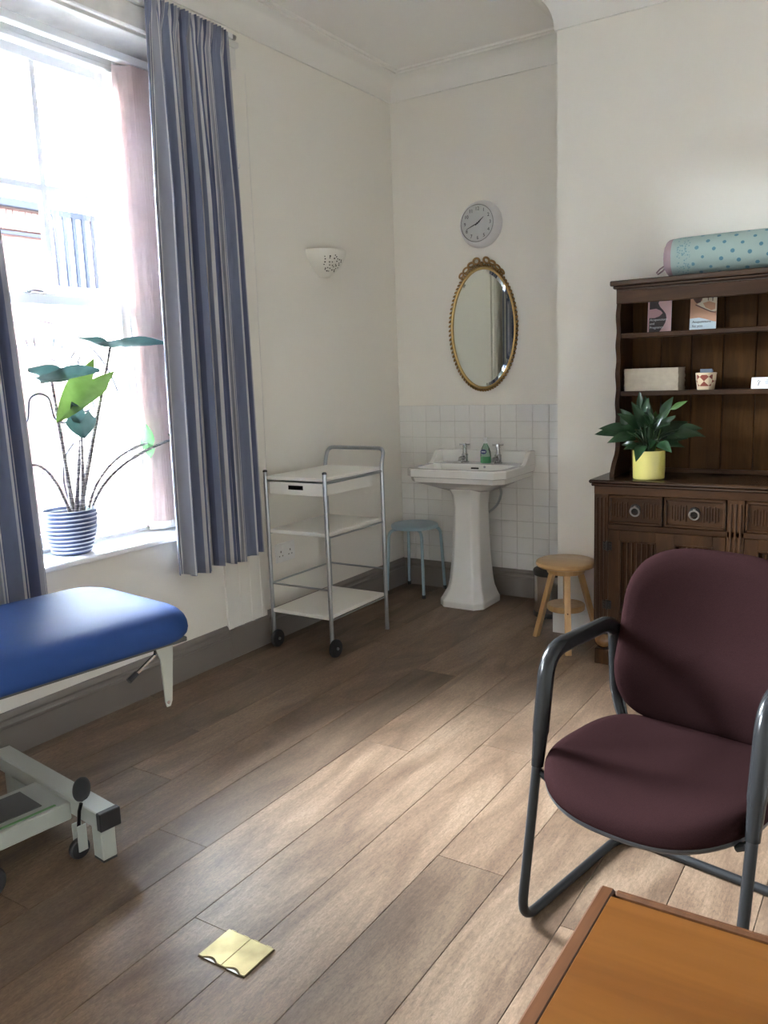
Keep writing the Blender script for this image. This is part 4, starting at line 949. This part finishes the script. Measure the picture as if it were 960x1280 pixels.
leaflet('leaflet', 'pink leaflet with a dark silhouette and white lettering on the upper shelf', 1.906, 0.115, 0.182,
        [([(0, 0), (1, 0), (1, 1), (0, 1)], 'pale_pink'), ([(0.07, 0), (0.5, 0), (0.52, 0.04), (0.66, 0.16), (0.76, 0.28), (0.80, 0.40), (0.77, 0.50), (0.66, 0.60), (0.52, 0.70), (0.44, 0.80), (0.52, 0.93), (0.5, 1), (0.07, 1)], 'dark_print'),
         ([(0.02, 0.42), (0.3, 0.41), (0.5, 0.45), (0.64, 0.53), (0.55, 0.60), (0.35, 0.66), (0.02, 0.64)], 'pink')], ['Acupuncture', 'and', 'Pregnancy'], -4, 'paper_white', 0.10, 0.36, 0.0165)
leaflet('leaflet', 'leaflet with a tan photograph and pale blue foot on the upper shelf', 2.110, 0.122, 0.182,
        [([(0, 0), (1, 0), (1, 1), (0, 1)], 'skin_print'), ([(0.5, 1.0), (1, 1), (1, 0.5), (0.85, 0.47), (0.6, 0.55), (0.35, 0.66), (0.25, 0.7), (0.45, 0.78)], 'cream_print'),
         ([(0.08, 1.0), (0.5, 1.0), (0.46, 0.85), (0.38, 0.74), (0.24, 0.72), (0.12, 0.82)], 'hair_print'), ([(0.48, 0.72), (0.7, 0.76), (0.95, 0.7), (0.95, 0.55), (0.8, 0.52), (0.58, 0.6)], 'skin_print'),
         ([(0.2, 0.70), (0.5, 0.60), (0.8, 0.50), (0.97, 0.47), (0.97, 0.45), (0.8, 0.47), (0.5, 0.565), (0.2, 0.67)], 'hair_print'),
         ([(0, 0), (1, 0), (1, 0.22), (0.85, 0.24), (0.6, 0.30), (0.35, 0.345), (0, 0.33)], 'blue_print'),
         ([(0.66, 1.0), (0.69, 1), (0.69, 0.78), (0.66, 0.77)], 'hair_print'), ([(0.83, 1.0), (0.86, 1), (0.86, 0.76), (0.83, 0.76)], 'hair_print'), ([(0.52, 0.88), (1, 0.88), (1, 0.865), (0.52, 0.865)], 'hair_print')],
        ['Acupuncture', 'for you'], -4, 'ink', 0.10, 0.235, 0.0165)

ps = thing('paper_stack', 'stack of folded brown paper on the middle shelf', 'paper stack', (1.83, -0.828, 1.3685))
z = 0.0
for k in range(24):
    h = 0.0046
    j = random.uniform(-0.002, 0.002); ww = 0.262+random.uniform(-0.0015, 0.0015)
    MB().box(0.0+j, ww+j, 0.002+random.uniform(0, 0.002), 0.14, z+0.0002, z+h, 0.0012).build('folded_sheet', 'kraft', ps, None); z += h
    if k in (4, 8): z += 0.0006
sp_ = thing('patterned_pot', 'small red and cream zigzag patterned pot on the middle shelf', 'pot', (2.205, -0.755, 1.3685))
MB().lathe([(0, 0), (0.038, 0), (0.040, 0.004), (0.041, 0.018)], 32).build('foot_band', 'cream_glaze', sp_)
MB().lathe([(0.041, 0.018), (0.046, 0.05), (0.047, 0.072)], 32, cap=False).build('wall', 'aztec', sp_)
MB().lathe([(0.047, 0.072), (0.0485, 0.078), (0.047, 0.082), (0.044, 0.08), (0.040, 0.01), (0, 0.008)], 32, cap=False).build('rim', 'cream_glaze', sp_)
cd = thing('card_pack', 'slate blue cards standing in the patterned pot', 'cards', (2.205, -0.755, 1.3795))
for k in range(4): MB().box(-0.028+0.001*k, 0.026+0.001*k, 0.0+0.004*k, 0.0015+0.004*k, 0.0, 0.088-0.002*k).build('card', 'slate_card', cd, None)
bc = thing('card_holder', 'white printed card leaning on the middle shelf', 'card', (2.412, -0.79, 1.3700)); bc.rotation_euler = (math.radians(-22), 0, 0)
MB().box(0, 0.10, -0.001, 0.003, 0, 0.055).build('card', 'paper_white', bc, None)
lg_ = MB(); lg_.tube([(0.026, -0.0012, 0.034), (0.032, -0.0012, 0.042), (0.038, -0.0012, 0.036), (0.032, -0.0012, 0.028), (0.031, -0.0012, 0.014)], 0.0016, 6, squash=(1, 0.4)); lg_.build('emblem', 'ink', bc)
ln = MB()
for k, (a, b) in enumerate(((0.062, 0.094), (0.058, 0.094), (0.060, 0.094))): ln.box(a, b, -0.0014, -0.0009, 0.040-k*0.008, 0.0425-k*0.008)
ln.build('print_lines', 'slate_card', bc, None)

# ------------------------------------------------------------------ leaves
def leaf_mesh(path_base, axis, nrm, L, Wd, kind='lance', fold=0.25, droop=0.3, twist=0.0):
    axis = Vector(axis).normalized(); nrm = Vector(nrm); nrm = (nrm-axis*nrm.dot(axis)).normalized(); sd = axis.cross(nrm)
    B = Vector(path_base); NT, NS = 12, 4; V = []; Fc = []
    def wfun(t):
        if kind == 'lance': return math.sin(PI*min(1, t**0.85))**0.9*(1-0.25*t)
        if t < 0.3: return 0.75+0.25*math.sin(t/0.3*PI/2)
        return max(0, 1-((t-0.3)/0.7)**1.5)
    for i in range(NT+1):
        t = i/NT; wv = max(0.004, wfun(t))*Wd/2
        for j in range(-NS, NS+1):
            s = j/NS
            back = (-0.34*L*abs(s)**0.8*(1-t)**2.0) if kind == 'arrow' else 0.0
            if kind == 'arrow' and t < 0.25: wloc = wv*(0.9)
            else: wloc = wv
            p = B+axis*(L*t+back)+sd*(wloc*s)+nrm*(-droop*L*t*t+fold*Wd*0.5*abs(s)**1.3*math.sin(PI*(0.15+0.7*t))+0.02*L*math.sin(t*9+s*3)*abs(s))
            V.append(p)
    m = 2*NS+1
    for i in range(NT):
        for j in range(m-1): Fc.append((i*m+j, i*m+j+1, (i+1)*m+j+1, (i+1)*m+j))
    return MB().add(V, Fc)
# peace lily
pl = thing('potted_peace_lily', 'dark green peace lily in a pale yellow pot on the dresser top', 'plant', (1.988, -0.935, TOPZ))
MB().lathe([(0, 0), (0.070, 0), (0.074, 0.004), (0.077, 0.135), (0.0765, 0.139), (0.071, 0.139), (0.069, 0.11), (0, 0.11)], 48).build('pot', 'yellow', pl)
MB().lathe([(0, 0.119), (0.068, 0.117), (0.068, 0.105), (0, 0.105)], 24).build('soil', 'soil', pl)
rng = random.Random(11)
spec = []
for k in range(58):
    az = 2*PI*(k*0.381966)+rng.uniform(-0.25, 0.25); el = rng.uniform(0.05, 1.2) if k > 12 else rng.uniform(0.9, 1.45)
    spec.append((az, el, rng.uniform(0.10, 0.17), rng.uniform(0.085, 0.13)))
for k, (az, el, reach, L) in enumerate(spec):
    hd = Vector((math.cos(az), math.sin(az), 0))
    if hd.y > 0.1: reach *= 0.65
    if hd.x < -0.2 and hd.y > -0.35: reach *= 0.45; L *= 0.75
    base = hd*0.02+Vector((0, 0, 0.117)); tip = hd*(reach*math.cos(el)*0.95)+Vector((0, 0, 0.13+0.02+reach*math.sin(el)*0.95))
    midp = hd*(reach*0.25)+Vector((0, 0, 0.13+reach*(0.45+0.3*math.sin(el))))
    P = bez(base, midp, tip, 6); ax = (P[-1]-P[-2]).normalized(); ax = (ax*0.6+hd*0.55*math.cos(el)+Vector((0, 0, 0.25*math.sin(el)))).normalized()
    nr = Vector((0.2+rng.uniform(-.35, .35), -0.75, 0.6+rng.uniform(-.3, .3)))
    lm = leaf_mesh(tip, ax, nr, L, L*0.50, 'lance', 0.18, 0.3+rng.uniform(0, 0.25))
    lm.tube(P, 0.0018, 5)
    lm.build('leaf', 'lily_light' if k in (3,) else 'lily', pl, 60)
# the young pale leaf and the tall dark blade
for (a, tipp, L, m_, wd) in (((0.03, -0.01), (0.105, -0.03, 0.335), 0.085, 'lily_light', 0.030), ((-0.01, 0), (-0.045, 0.02, 0.31), 0.115, 'lily', 0.038), ((-0.02, -0.03), (-0.10, -0.06, 0.25), 0.09, 'lily', 0.04)):
    P = bez((a[0], a[1], 0.118), (tipp[0]*0.4, tipp[1]*0.4, 0.24), tipp, 6); lm = leaf_mesh(tipp, (0.8 if tipp[0] > 0 else -0.12, 0, 0.45 if tipp[0] > 0 else 1), (0, -1, 0.3), L, wd, 'lance', 0.3, 0.1); lm.tube(P, 0.0018, 5); lm.build('leaf', m_, pl, 60)
P = bez((-0.01, -0.01, 0.118), (-0.03, -0.02, 0.24), (-0.055, -0.02, 0.30), 6); lm = leaf_mesh((-0.055, -0.02, 0.298), (0.0, 0.0, 1), (0, -1, 0.1), 0.045, 0.018, 'lance', 0.4, 0.0); lm.tube(P, 0.0015, 5); lm.build('spathe', 'white_petal', pl, 60)

# arrow-leaf plant on the sill
al = thing('potted_arrow_leaf_plant', 'long-stemmed arrow-leaf plant in a navy ribbed pot on the window sill', 'plant', (-0.125, -2.67, 0.7485))
rp_ = [(0, 0), (0.078, 0), (0.086, 0.006)]
for k in range(10):
    z0 = 0.010+k*0.0185; rr = 0.088+0.030*math.sin(min(1, k/8)*PI/2)
    rp_ += [(rr+0.002, z0), (rr+0.003, z0+0.008), (rr+0.001, z0+0.0125), (rr-0.002, z0+0.014), (rr-0.001, z0+0.0175)]
rp_ += [(0.119, 0.198), (0.116, 0.200), (0.110, 0.198), (0.106, 0.165), (0, 0.165)]
MB().lathe(rp_, 48).build('pot', 'pot_stripe', al)
MB().lathe([(0, 0.178), (0.105, 0.174), (0.105, 0.165), (0, 0.165)], 32).build('soil', 'soil', al)
def stem(p0, p1, p2, r0, r1, m='stem'):
    P = bez(p0, p1, p2, 14); mb = MB().tube(P, [r0+(r1-r0)*k/14 for k in range(15)], 8); return mb.build('stem', m, al)
# local = (x+0.125, y+2.67, z-0.7485)
def LP(y, z, x=0.0): return (x, y+2.67, z-0.7485)
S = [((-0.02, -2.63), LP(-2.66, 1.15), LP(-2.705, 1.515, 0.02), 0.009, 0.0035), ((0.01, -2.62), LP(-2.52, 1.2), LP(-2.375, 1.665, 0.02), 0.010, 0.004), ((0, -2.63), LP(-2.60, 1.2, .02), LP(-2.56, 1.42, 0.03), 0.008, 0.003),
     ((0.01, -2.60), LP(-2.605, 1.1, .04), LP(-2.60, 1.29, 0.05), 0.008, 0.0035), ((0.01, -2.575), LP(-2.50, 1.16, .01), LP(-2.21, 1.205, 0.03), 0.006, 0.0042), ((0.03, -2.575), LP(-2.49, 1.14, .04), LP(-2.06, 1.215, 0.06), 0.006, 0.0040), ((0.0, -2.66), LP(-2.74, 1.20), LP(-2.86, 1.16, 0.0), 0.006, 0.003)]
for (xb, yb), c1, tp_, ra, rb in S: stem((xb*1.0, yb+2.67, 0.17), c1, tp_, ra*1.35, rb*1.6)
leaf_mesh(S[0][2], (0.55, 1.0, 0.15), (-0.3, -0.15, 1), 0.21, 0.15, 'arrow', 0.55, -0.05).build('leaf', 'aloc', al, 60)
leaf_mesh(S[0][2], (0.25, -0.95, 0.42), (-0.35, 0.3, 1), 0.15, 0.15, 'arrow', 0.5, 0.1).build('leaf', 'aloc', al, 60)
leaf_mesh(S[1][2], (0.45, 1.0, 0.03), (-0.25, 0.0, 1), 0.29, 0.17, 'arrow', 0.25, -0.02).build('leaf', 'aloc', al, 60)
leaf_mesh(S[1][2], (-0.1, -1.0, 0.30), (-0.25, 0.2, 1), 0.17, 0.10, 'lance', 0.2, 0.05).build('leaf', 'aloc', al, 60)
leaf_mesh((0.035, 0.17, 0.775), (0.12, -0.80, -0.60), (0.70, -0.45, 0.45), 0.30, 0.16, 'arrow', 0.18, 0.05).build('leaf', 'aloc_light', al, 60)
leaf_mesh((0.05, 0.068, 0.60), (0.1, 0.05, -1), (1, -0.6, 0.2), 0.09, 0.13, 'arrow', 0.4, 0.0).build('leaf', 'aloc', al, 60)
leaf_mesh((0.05, 0.068, 0.58), (0.1, -0.45, 1), (1, -0.3, -0.1), 0.11, 0.075, 'lance', 0.4, 0.0).build('leaf', 'aloc', al, 60)
leaf_mesh(S[4][2], (0.15, -0.08, 1), (1, -0.3, 0.1), 0.095, 0.07, 'arrow', 0.3, 0.1).build('leaf', 'aloc_pale', al, 60)
leaf_mesh(S[4][2], (0.15, 0.1, -1), (1, -0.2, 0.1), 0.075, 0.06, 'lance', 0.3, 0.1).build('leaf', 'aloc_pale', al, 60)
leaf_mesh(S[5][2], (0.2, 0.45, -0.9), (1, 0.1, 0.2), 0.13, 0.075, 'arrow', 0.3, 0.05).build('leaf', 'aloc_light', al, 60)
leaf_mesh(S[5][2], (0.1, 0.0, 1), (1, 0.2, 0.0), 0.09, 0.022, 'lance', 0.5, 0.1).build('leaf', 'aloc_light', al, 60)
leaf_mesh((0.02, 0.05, 0.185), (0.8, 0.6, 0.05), (0, 0, 1), 0.085, 0.07, 'arrow', 0.3, 0.4).build('leaf', 'aloc', al, 60)

# ------------------------------------------------------------------ office chair
ch_ = thing('armchair', 'plum fabric visitor chair with black tubular frame and arms', 'chair', (2.259, -3.051, 0), math.radians(-11.085))
CW = 0.57
seat_o = []
for k in range(72):
    a = 2*PI*k/72; ca, sa = math.cos(a), math.sin(a); n_ = 4.2 if sa > 0 else 2.6
    x = CW/2+0.282*math.copysign(abs(ca)**(2/n_), ca); y = 0.175+(0.295 if sa > 0 else 0.275)*math.copysign(abs(sa)**(2/n_), sa)
    if sa < 0: x = CW/2+(x-CW/2)*1.0
    seat_o.append((x, y))
def seat_fn(a, b, h):
    fr_ = max(0.0, (0.06-b)/0.16); side_ = ((a-CW/2)/0.27)**2
    return (a, b, h-0.030*fr_**2+0.010*side_*(1 if h > 0.44 else 0)-0.012*((b-0.2)/0.3 if b > 0.2 else 0)+0.01)
sp2 = [(0.0, 0.415), (0.6, 0.412), (0.93, 0.410), (0.965, 0.412), (0.99, 0.420), (1.0, 0.432), (0.995, 0.446), (0.975, 0.458), (0.93, 0.466), (0.85, 0.469), (0.7, 0.468), (0.5, 0.465), (0.25, 0.463), (0.02, 0.462)]
cushion(MB(), seat_o, sp2[3:], seat_fn).build('seat', 'plum', ch_, 60)
cushion(MB(), seat_o, [(0.02, 0.392), (0.6, 0.392), (0.90, 0.396), (0.975, 0.404), (0.992, 0.414), (0.988, 0.4195), (0.9, 0.4195)], seat_fn).build('seat_shell', 'black', ch_, 60)
back_o = []
BC = 0.715
for k in range(72):
    a = 2*PI*k/72; ca, sa = math.cos(a), math.sin(a); n_ = 3.2 if sa > 0 else 4.6
    back_o.append((CW/2+0.268*math.copysign(abs(ca)**(2/n_), ca)*(1.0 if sa < 0 else 0.985), BC+0.262*math.copysign(abs(sa)**(2/n_), sa)))
def back_fn(a, b, h):
    s = (a-CW/2)/0.27; lean = 0.10*(b-0.5); lumb = -0.025*math.exp(-((b-0.62)/0.1)**2)
    return (a, 0.475+lean+lumb*(1 if h < 0 else 0.3)-0.045*s*s+h, b+0.004*s*s)
bpf = [(0.02, -0.034), (0.3, -0.034), (0.6, -0.034), (0.8, -0.033), (0.90, -0.029), (0.96, -0.020), (0.99, -0.008), (1.0, 0.004), (0.99, 0.012)]
cushion(MB(), back_o, bpf, back_fn).build('backrest', 'plum', ch_, 60)
cushion(MB(), back_o, [(0.995, 0.008), (0.985, 0.018), (0.95, 0.024), (0.5, 0.028), (0.02, 0.028)], back_fn).build('back_shell', 'black', ch_, 60)
fp = fillet([(0, 0.028, 0.44), (0, -0.055, 0.0135), (0, 0.51, 0.0135), (CW, 0.51, 0.0135), (CW, -0.055, 0.0135), (CW, 0.028, 0.44)], 0.075, 10)
MB().tube(fp, 0.0135, 14).build('sled_frame', 'black_metal', ch_)
for x in (0.0, CW):
    sg = 1 if x == 0 else -1
    P = fillet([(x, 0.030, 0.435), (x, 0.045, 0.52), (x, 0.085, 0.745), (x, 0.40, 0.745), (x+sg*0.0, 0.455, 0.72), (x+sg*0.004, 0.462, 0.50), (x+sg*0.05, 0.44, 0.405)], 0.075, 8)
    n = len(P); R_ = [0.022 if 0.52 < p[2] else 0.016+0.004*max(0, (p[2]-0.43)/0.09) for p in P]
    MB().tube(P, R_, 14, squash=(1, 1.1)).build('arm', 'black_gloss', ch_)
MB().box(CW/2-0.035, CW/2+0.035, 0.40, 0.50, 0.380, 0.395, 0.004).box(CW/2-0.035, CW/2+0.035, 0.492, 0.508, 0.385, 0.62, 0.004).build('back_bracket', 'black_metal', ch_, None)
MB().tube([(0.02, 0.06, 0.400), (CW-0.02, 0.06, 0.400)], 0.011, 10).build('front_cross_bar', 'black_metal', ch_)
MB().tube([(0.0, 0.03, 0.425), (0.035, 0.03, 0.405)], 0.010, 10).build('frame_bracket', 'black_metal', ch_); MB().tube([(CW, 0.03, 0.425), (CW-0.035, 0.03, 0.405)], 0.010, 10).build('frame_bracket', 'black_metal', ch_)

# ------------------------------------------------------------------ low table
tb = thing('low_table', 'low table with orange veneer top and dark wooden edge', 'table', (2.612, -3.543, 0))
TZ, TLX, TLY = 0.50, 0.95, -0.95
MB().box(0.028, TLX-0.028, TLY+0.028, -0.028, TZ-0.022, TZ-0.001, 0.001).build('top_panel', 'table_top', tb, None)
for (a, b, c, d, m_) in ((0, 0.03, TLY, 0, 'table_edge'), (TLX-0.03, TLX, TLY, 0, 'table_edge'), (0.03, TLX-0.03, -0.016, 0, 'table_edge'), (0.03, TLX-0.03, TLY, TLY+0.016, 'table_edge')):
    MB().box(a, b, c, d, TZ-0.026, TZ, 0.005).build('edge_strip', m_, tb, None)
for a, b in ((0.05, -0.05), (TLX-0.05, -0.05), (0.05, TLY+0.05), (TLX-0.05, TLY+0.05)):
    MB().box(a-0.02, a+0.02, b-0.02, b+0.02, 0, TZ-0.024, 0.004).build('leg', 'table_edge', tb, None)
ap = MB(); ap.box(0.05, TLX-0.05, -0.058, -0.042, TZ-0.09, TZ-0.024); ap.box(0.05, TLX-0.05, TLY+0.042, TLY+0.058, TZ-0.09, TZ-0.024); ap.box(0.042, 0.058, TLY+0.05, -0.05, TZ-0.09, TZ-0.024); ap.box(TLX-0.058, TLX-0.042, TLY+0.05, -0.05, TZ-0.09, TZ-0.024)
ap.build('apron', 'table_edge', tb, None)

# ------------------------------------------------------------------ brass floor socket
fs = thing('floor_socket', 'square brass floor socket cover with two flaps in the planks', 'floor socket', (1.645, -3.580, 0.0))
MB().box(-0.082, 0.082, -0.061, 0.061, 0.0005, 0.0035, 0.001).build('frame_plate', 'brass_dark', fs, None)
for s in (-1, 1):
    xa, xb = sorted((s*0.0012, s*0.0795)); mid = (xa+xb)/2
    poly = [(xb, 0.058), (xa, 0.058), (xa, -0.058), (mid-0.028, -0.058)]+[(mid-0.026+0.052*k/10, -0.058+0.011*math.sin(PI*k/10)) for k in range(11)]+[(mid+0.028, -0.058), (xb, -0.058)]
    fl = MB().prism(poly, 0.0036, 0.0062).build('flap', 'brass', fs, None)
    for q in (-0.022, 0.022): MB().tube([(mid+q-0.008, 0.059, 0.005), (mid+q+0.008, 0.059, 0.005)], 0.0022, 8).build('hinge_knuckle', 'brass', fl)
    MB().prism([(mid-0.02+0.04*k/8, -0.0595+0.006*math.sin(PI*k/8)) for k in range(9)], 0.0036, 0.0046).build('finger_notch', 'paper_white', fl, None)

# ------------------------------------------------------------------ treatment couch
cou = thing('treatment_couch', 'blue padded treatment couch on grey metal base', 'couch', (1.0, -3.46, 0), math.radians(-8))
# local: +y towards the far end, x towards the chair side; pad side edge at x~0.05
PX0, PX1, PY0, PY1 = -0.665, 0.035, -1.9, 0.415
po_ = rrect(PX0, PX1, PY0, PY1, [0.17, 0.17, 0.05, 0.05], 10)
def pad_fn(a, b, h): return (a, b, h)
def inset_rings(prof):
    R = []
    for ins, h in prof:
        R.append([(x, y, h) for x, y in rrect(PX0+ins, PX1-ins, PY0+ins, PY1-ins, [max(0.01, 0.17-ins), max(0.01, 0.17-ins), max(0.01, 0.06-ins), max(0.01, 0.06-ins)], 10)])
    return R
pm = MB().rings(inset_rings([(0.03, 0.648), (0.012, 0.651), (0.003, 0.660), (0.0, 0.673), (0.002, 0.692), (0.010, 0.711), (0.024, 0.727), (0.045, 0.741), (0.08, 0.751), (0.14, 0.757), (0.24, 0.759)]))
pm.build('pad', 'vinyl_blue', cou, 60)
MB().box(PX0+0.04, PX1-0.04, PY0+0.04, PY1-0.06, 0.633, 0.649, 0.003).build('pad_board', 'couch_dark', cou, None)
# hanging bracket at the far side corner, with lever
br_ = MB(); bx_, by_ = -0.012, 0.262
br_.prism([(by_-0.035, 0.645), (by_+0.035, 0.645), (by_+0.032, 0.612), (by_+0.016, 0.447), (by_+0.008, 0.430), (by_-0.006, 0.430), (by_-0.010, 0.447), (by_-0.016, 0.597)], bx_, bx_+0.006, lambda a, b, h: (h, a, b))
br_.box(bx_-0.05, bx_+0.006, by_-0.03, by_+0.03, 0.637, 0.645, 0.002)
bk = br_.build('bracket', 'couch_grey', cou, None)
MB().lathe([(0, 0), (0.006, 0), (0.006, 0.002), (0, 0.002)], 12, (bx_+0.006, by_, 0.445), 'x').build('bolt', 'chrome', bk)
lv = MB().tube(fillet([(bx_-0.02, by_-0.02, 0.635), (bx_+0.0, by_-0.03, 0.619), (bx_+0.005, by_-0.115, 0.575)], 0.03), 0.0055, 8).build('lever', 'chrome', cou)
MB().tube([(bx_+0.005, by_-0.108, 0.579), (bx_+0.007, by_-0.14, 0.562)], [0.009, 0.010], 10).build('grip', 'black', lv)
# base
MB().box(-0.74, -0.012, -0.028, 0.042, 0.115, 0.172, 0.003).build('cross_beam', 'couch_grey', cou, None)
MB().box(-0.014, 0.010, -0.030, 0.044, 0.113, 0.174, 0.003).build('beam_cap', 'black', cou, None)
MB().box(-0.062, -0.006, -0.022, 0.028, 0.008, 0.116, 0.003).build('foot', 'couch_grey', cou, None)
MB().box(-0.062, -0.006, -0.022, 0.028, 0.0, 0.008, 0.002).build('foot_pad', 'rubber', cou, None)
MB().box(-0.66, -0.604, -0.022, 0.028, 0.0, 0.116, 0.003).build('foot', 'couch_grey', cou, None)
lb = MB().box(-0.40, -0.17, -1.55, -0.028, 0.10, 0.160, 0.004).build('long_beam', 'couch_grey', cou, None)
MB().box(-0.195, -0.185, -0.42, -0.07, 0.160, 0.1615).build('label_strip', 'green_label', lb, None)
MB().box(-0.37, -0.22, -0.5, -0.10, 0.160, 0.163).build('plate', 'couch_dark', lb, None)
MB().box(-0.66, 0.0, -1.62, -1.55, 0.115, 0.172, 0.003).build('cross_beam', 'couch_grey', cou, None)
for xx in (-0.634, -0.034): MB().box(xx-0.028, xx+0.028, -1.61, -1.56, 0.0, 0.116, 0.003).build('foot', 'couch_grey', cou, None)
for yy in (-0.45, -1.2):
    MB().tube([(-0.285, yy, 0.16), (-0.285, yy+0.12, 0.62)], 0.03, 14).build('lift_column', 'couch_grey', cou)
MB().box(-0.45, -0.12, -1.5, 0.1, 0.613, 0.634, 0.003).build('pad_frame', 'couch_grey', cou, None)
# retractable castor with pedal
cs = MB().lathe([(0, -0.011), (0.030, -0.011), (0.034, -0.006), (0.034, 0.006), (0.030, 0.011), (0, 0.011)], 24, (-0.095, -0.052, 0.036), 'x').build('castor_wheel', 'rubber', cou)
ck2 = MB().box(-0.112, -0.108, -0.062, -0.030, 0.03, 0.118, 0.001); ck2.box(-0.082, -0.078, -0.062, -0.030, 0.03, 0.118, 0.001); ck2.tube([(-0.112, -0.052, 0.036), (-0.078, -0.052, 0.036)], 0.005, 8); ck2.build('castor_fork', 'couch_grey', cou)
pv = MB().tube([(-0.095, -0.048, 0.10), (-0.085, -0.045, 0.165), (-0.078, -0.04, 0.19)], 0.006, 8).build('pedal_arm', 'iron', cou)
pe = MB(); c = Vector((-0.105, -0.02, 0.222)); ax = Vector((-0.62, 0.35, 0.45)).normalized(); sd = ax.cross(Vector((0.5, -0.6, 0.6))).normalized(); n2 = ax.cross(sd)
pe.rings([[c+ax*(h*0.045)+(sd*math.cos(2*PI*q/16)*0.030+n2*math.sin(2*PI*q/16)*0.013)*math.sqrt(max(0.001, 1-h*h)) for q in range(16)] for h in [-1+2*k/12 for k in range(13)]])
pe.build('pedal', 'rubber', pv, 60)
MB().lathe([(0, -0.02), (0.045, -0.02), (0.05, -0.01), (0.05, 0.01), (0.045, 0.02), (0, 0.02)], 24, (-0.12, -0.33, 0.05), 'x').build('castor_wheel', 'rubber', cou)

# ------------------------------------------------------------------ outside
st = MB().box(-40, -TH, -40, 45, -1.4, -1.2).build('ground_outside', 'street', smooth=None); struct(st, 'pale street outside the window')
ho = MB().box(-TH, 9, -32, 32, CZ+0.14, 13.0); ho.box(-TH, 9, 0.27, 32, -1.2, CZ+0.14); ho.box(-TH, 9, -32, RY-0.17, -1.2, CZ+0.14)  # unseen mass of the house row, added to shade the street
struct(ho.build('wall_street_shade', 'brick', smooth=None), 'unseen upper storeys and neighbours added to shade the street')
b1 = thing('brick_building', 'low red brick building with slate coping across the street', 'building', (-9.0, 3.85, -1.2))
MB().box(-5, 0, -28, 0, 0, 5.45).build('wall', 'brick', b1, None)  # unseen run lengthened to block low sky light
MB().box(-5.1, 0.08, -28, 0.06, 5.45, 5.58, 0.01).build('coping', 'slate', b1, None)
for k in range(26): MB().box(0, 0.03, -0.11-k*0.11, -0.01-k*0.11, 5.12, 5.42, 0.006).build('soldier_brick', 'brick', b1, None)
MB().box(0, 0.03, -28, 0, 5.04, 5.09).build('string_course', 'slate', b1, None)
b2 = thing('pale_building', 'taller pale building with a barred window across the street', 'building', (-9.35, 3.96, -1.2))
MB().box(-6, 0, 0, 12, 0, 6.1).build('wall', 'render_white', b2, None)
MB().prism([(-6.2, 6.1), (0.25, 6.1), (-2.9, 8.2)], 0, 12, lambda a, b, h: (a, h, b)).build('roof', 'render_white', b2, None)
wf = MB().box(-0.02, 0.02, 0.32, 1.12, 4.38, 5.55).build('window', 'ext_glass', b2, None)
MB().box(-0.02, 0.06, 0.28, 1.16, 5.50, 5.60).build('lintel', 'ext_bar', b2, None)
for k in range(5): MB().box(0.02, 0.07, 0.30+k*0.19, 0.365+k*0.19, 4.36, 5.55).build('window_bar', 'ext_bar', wf, None)
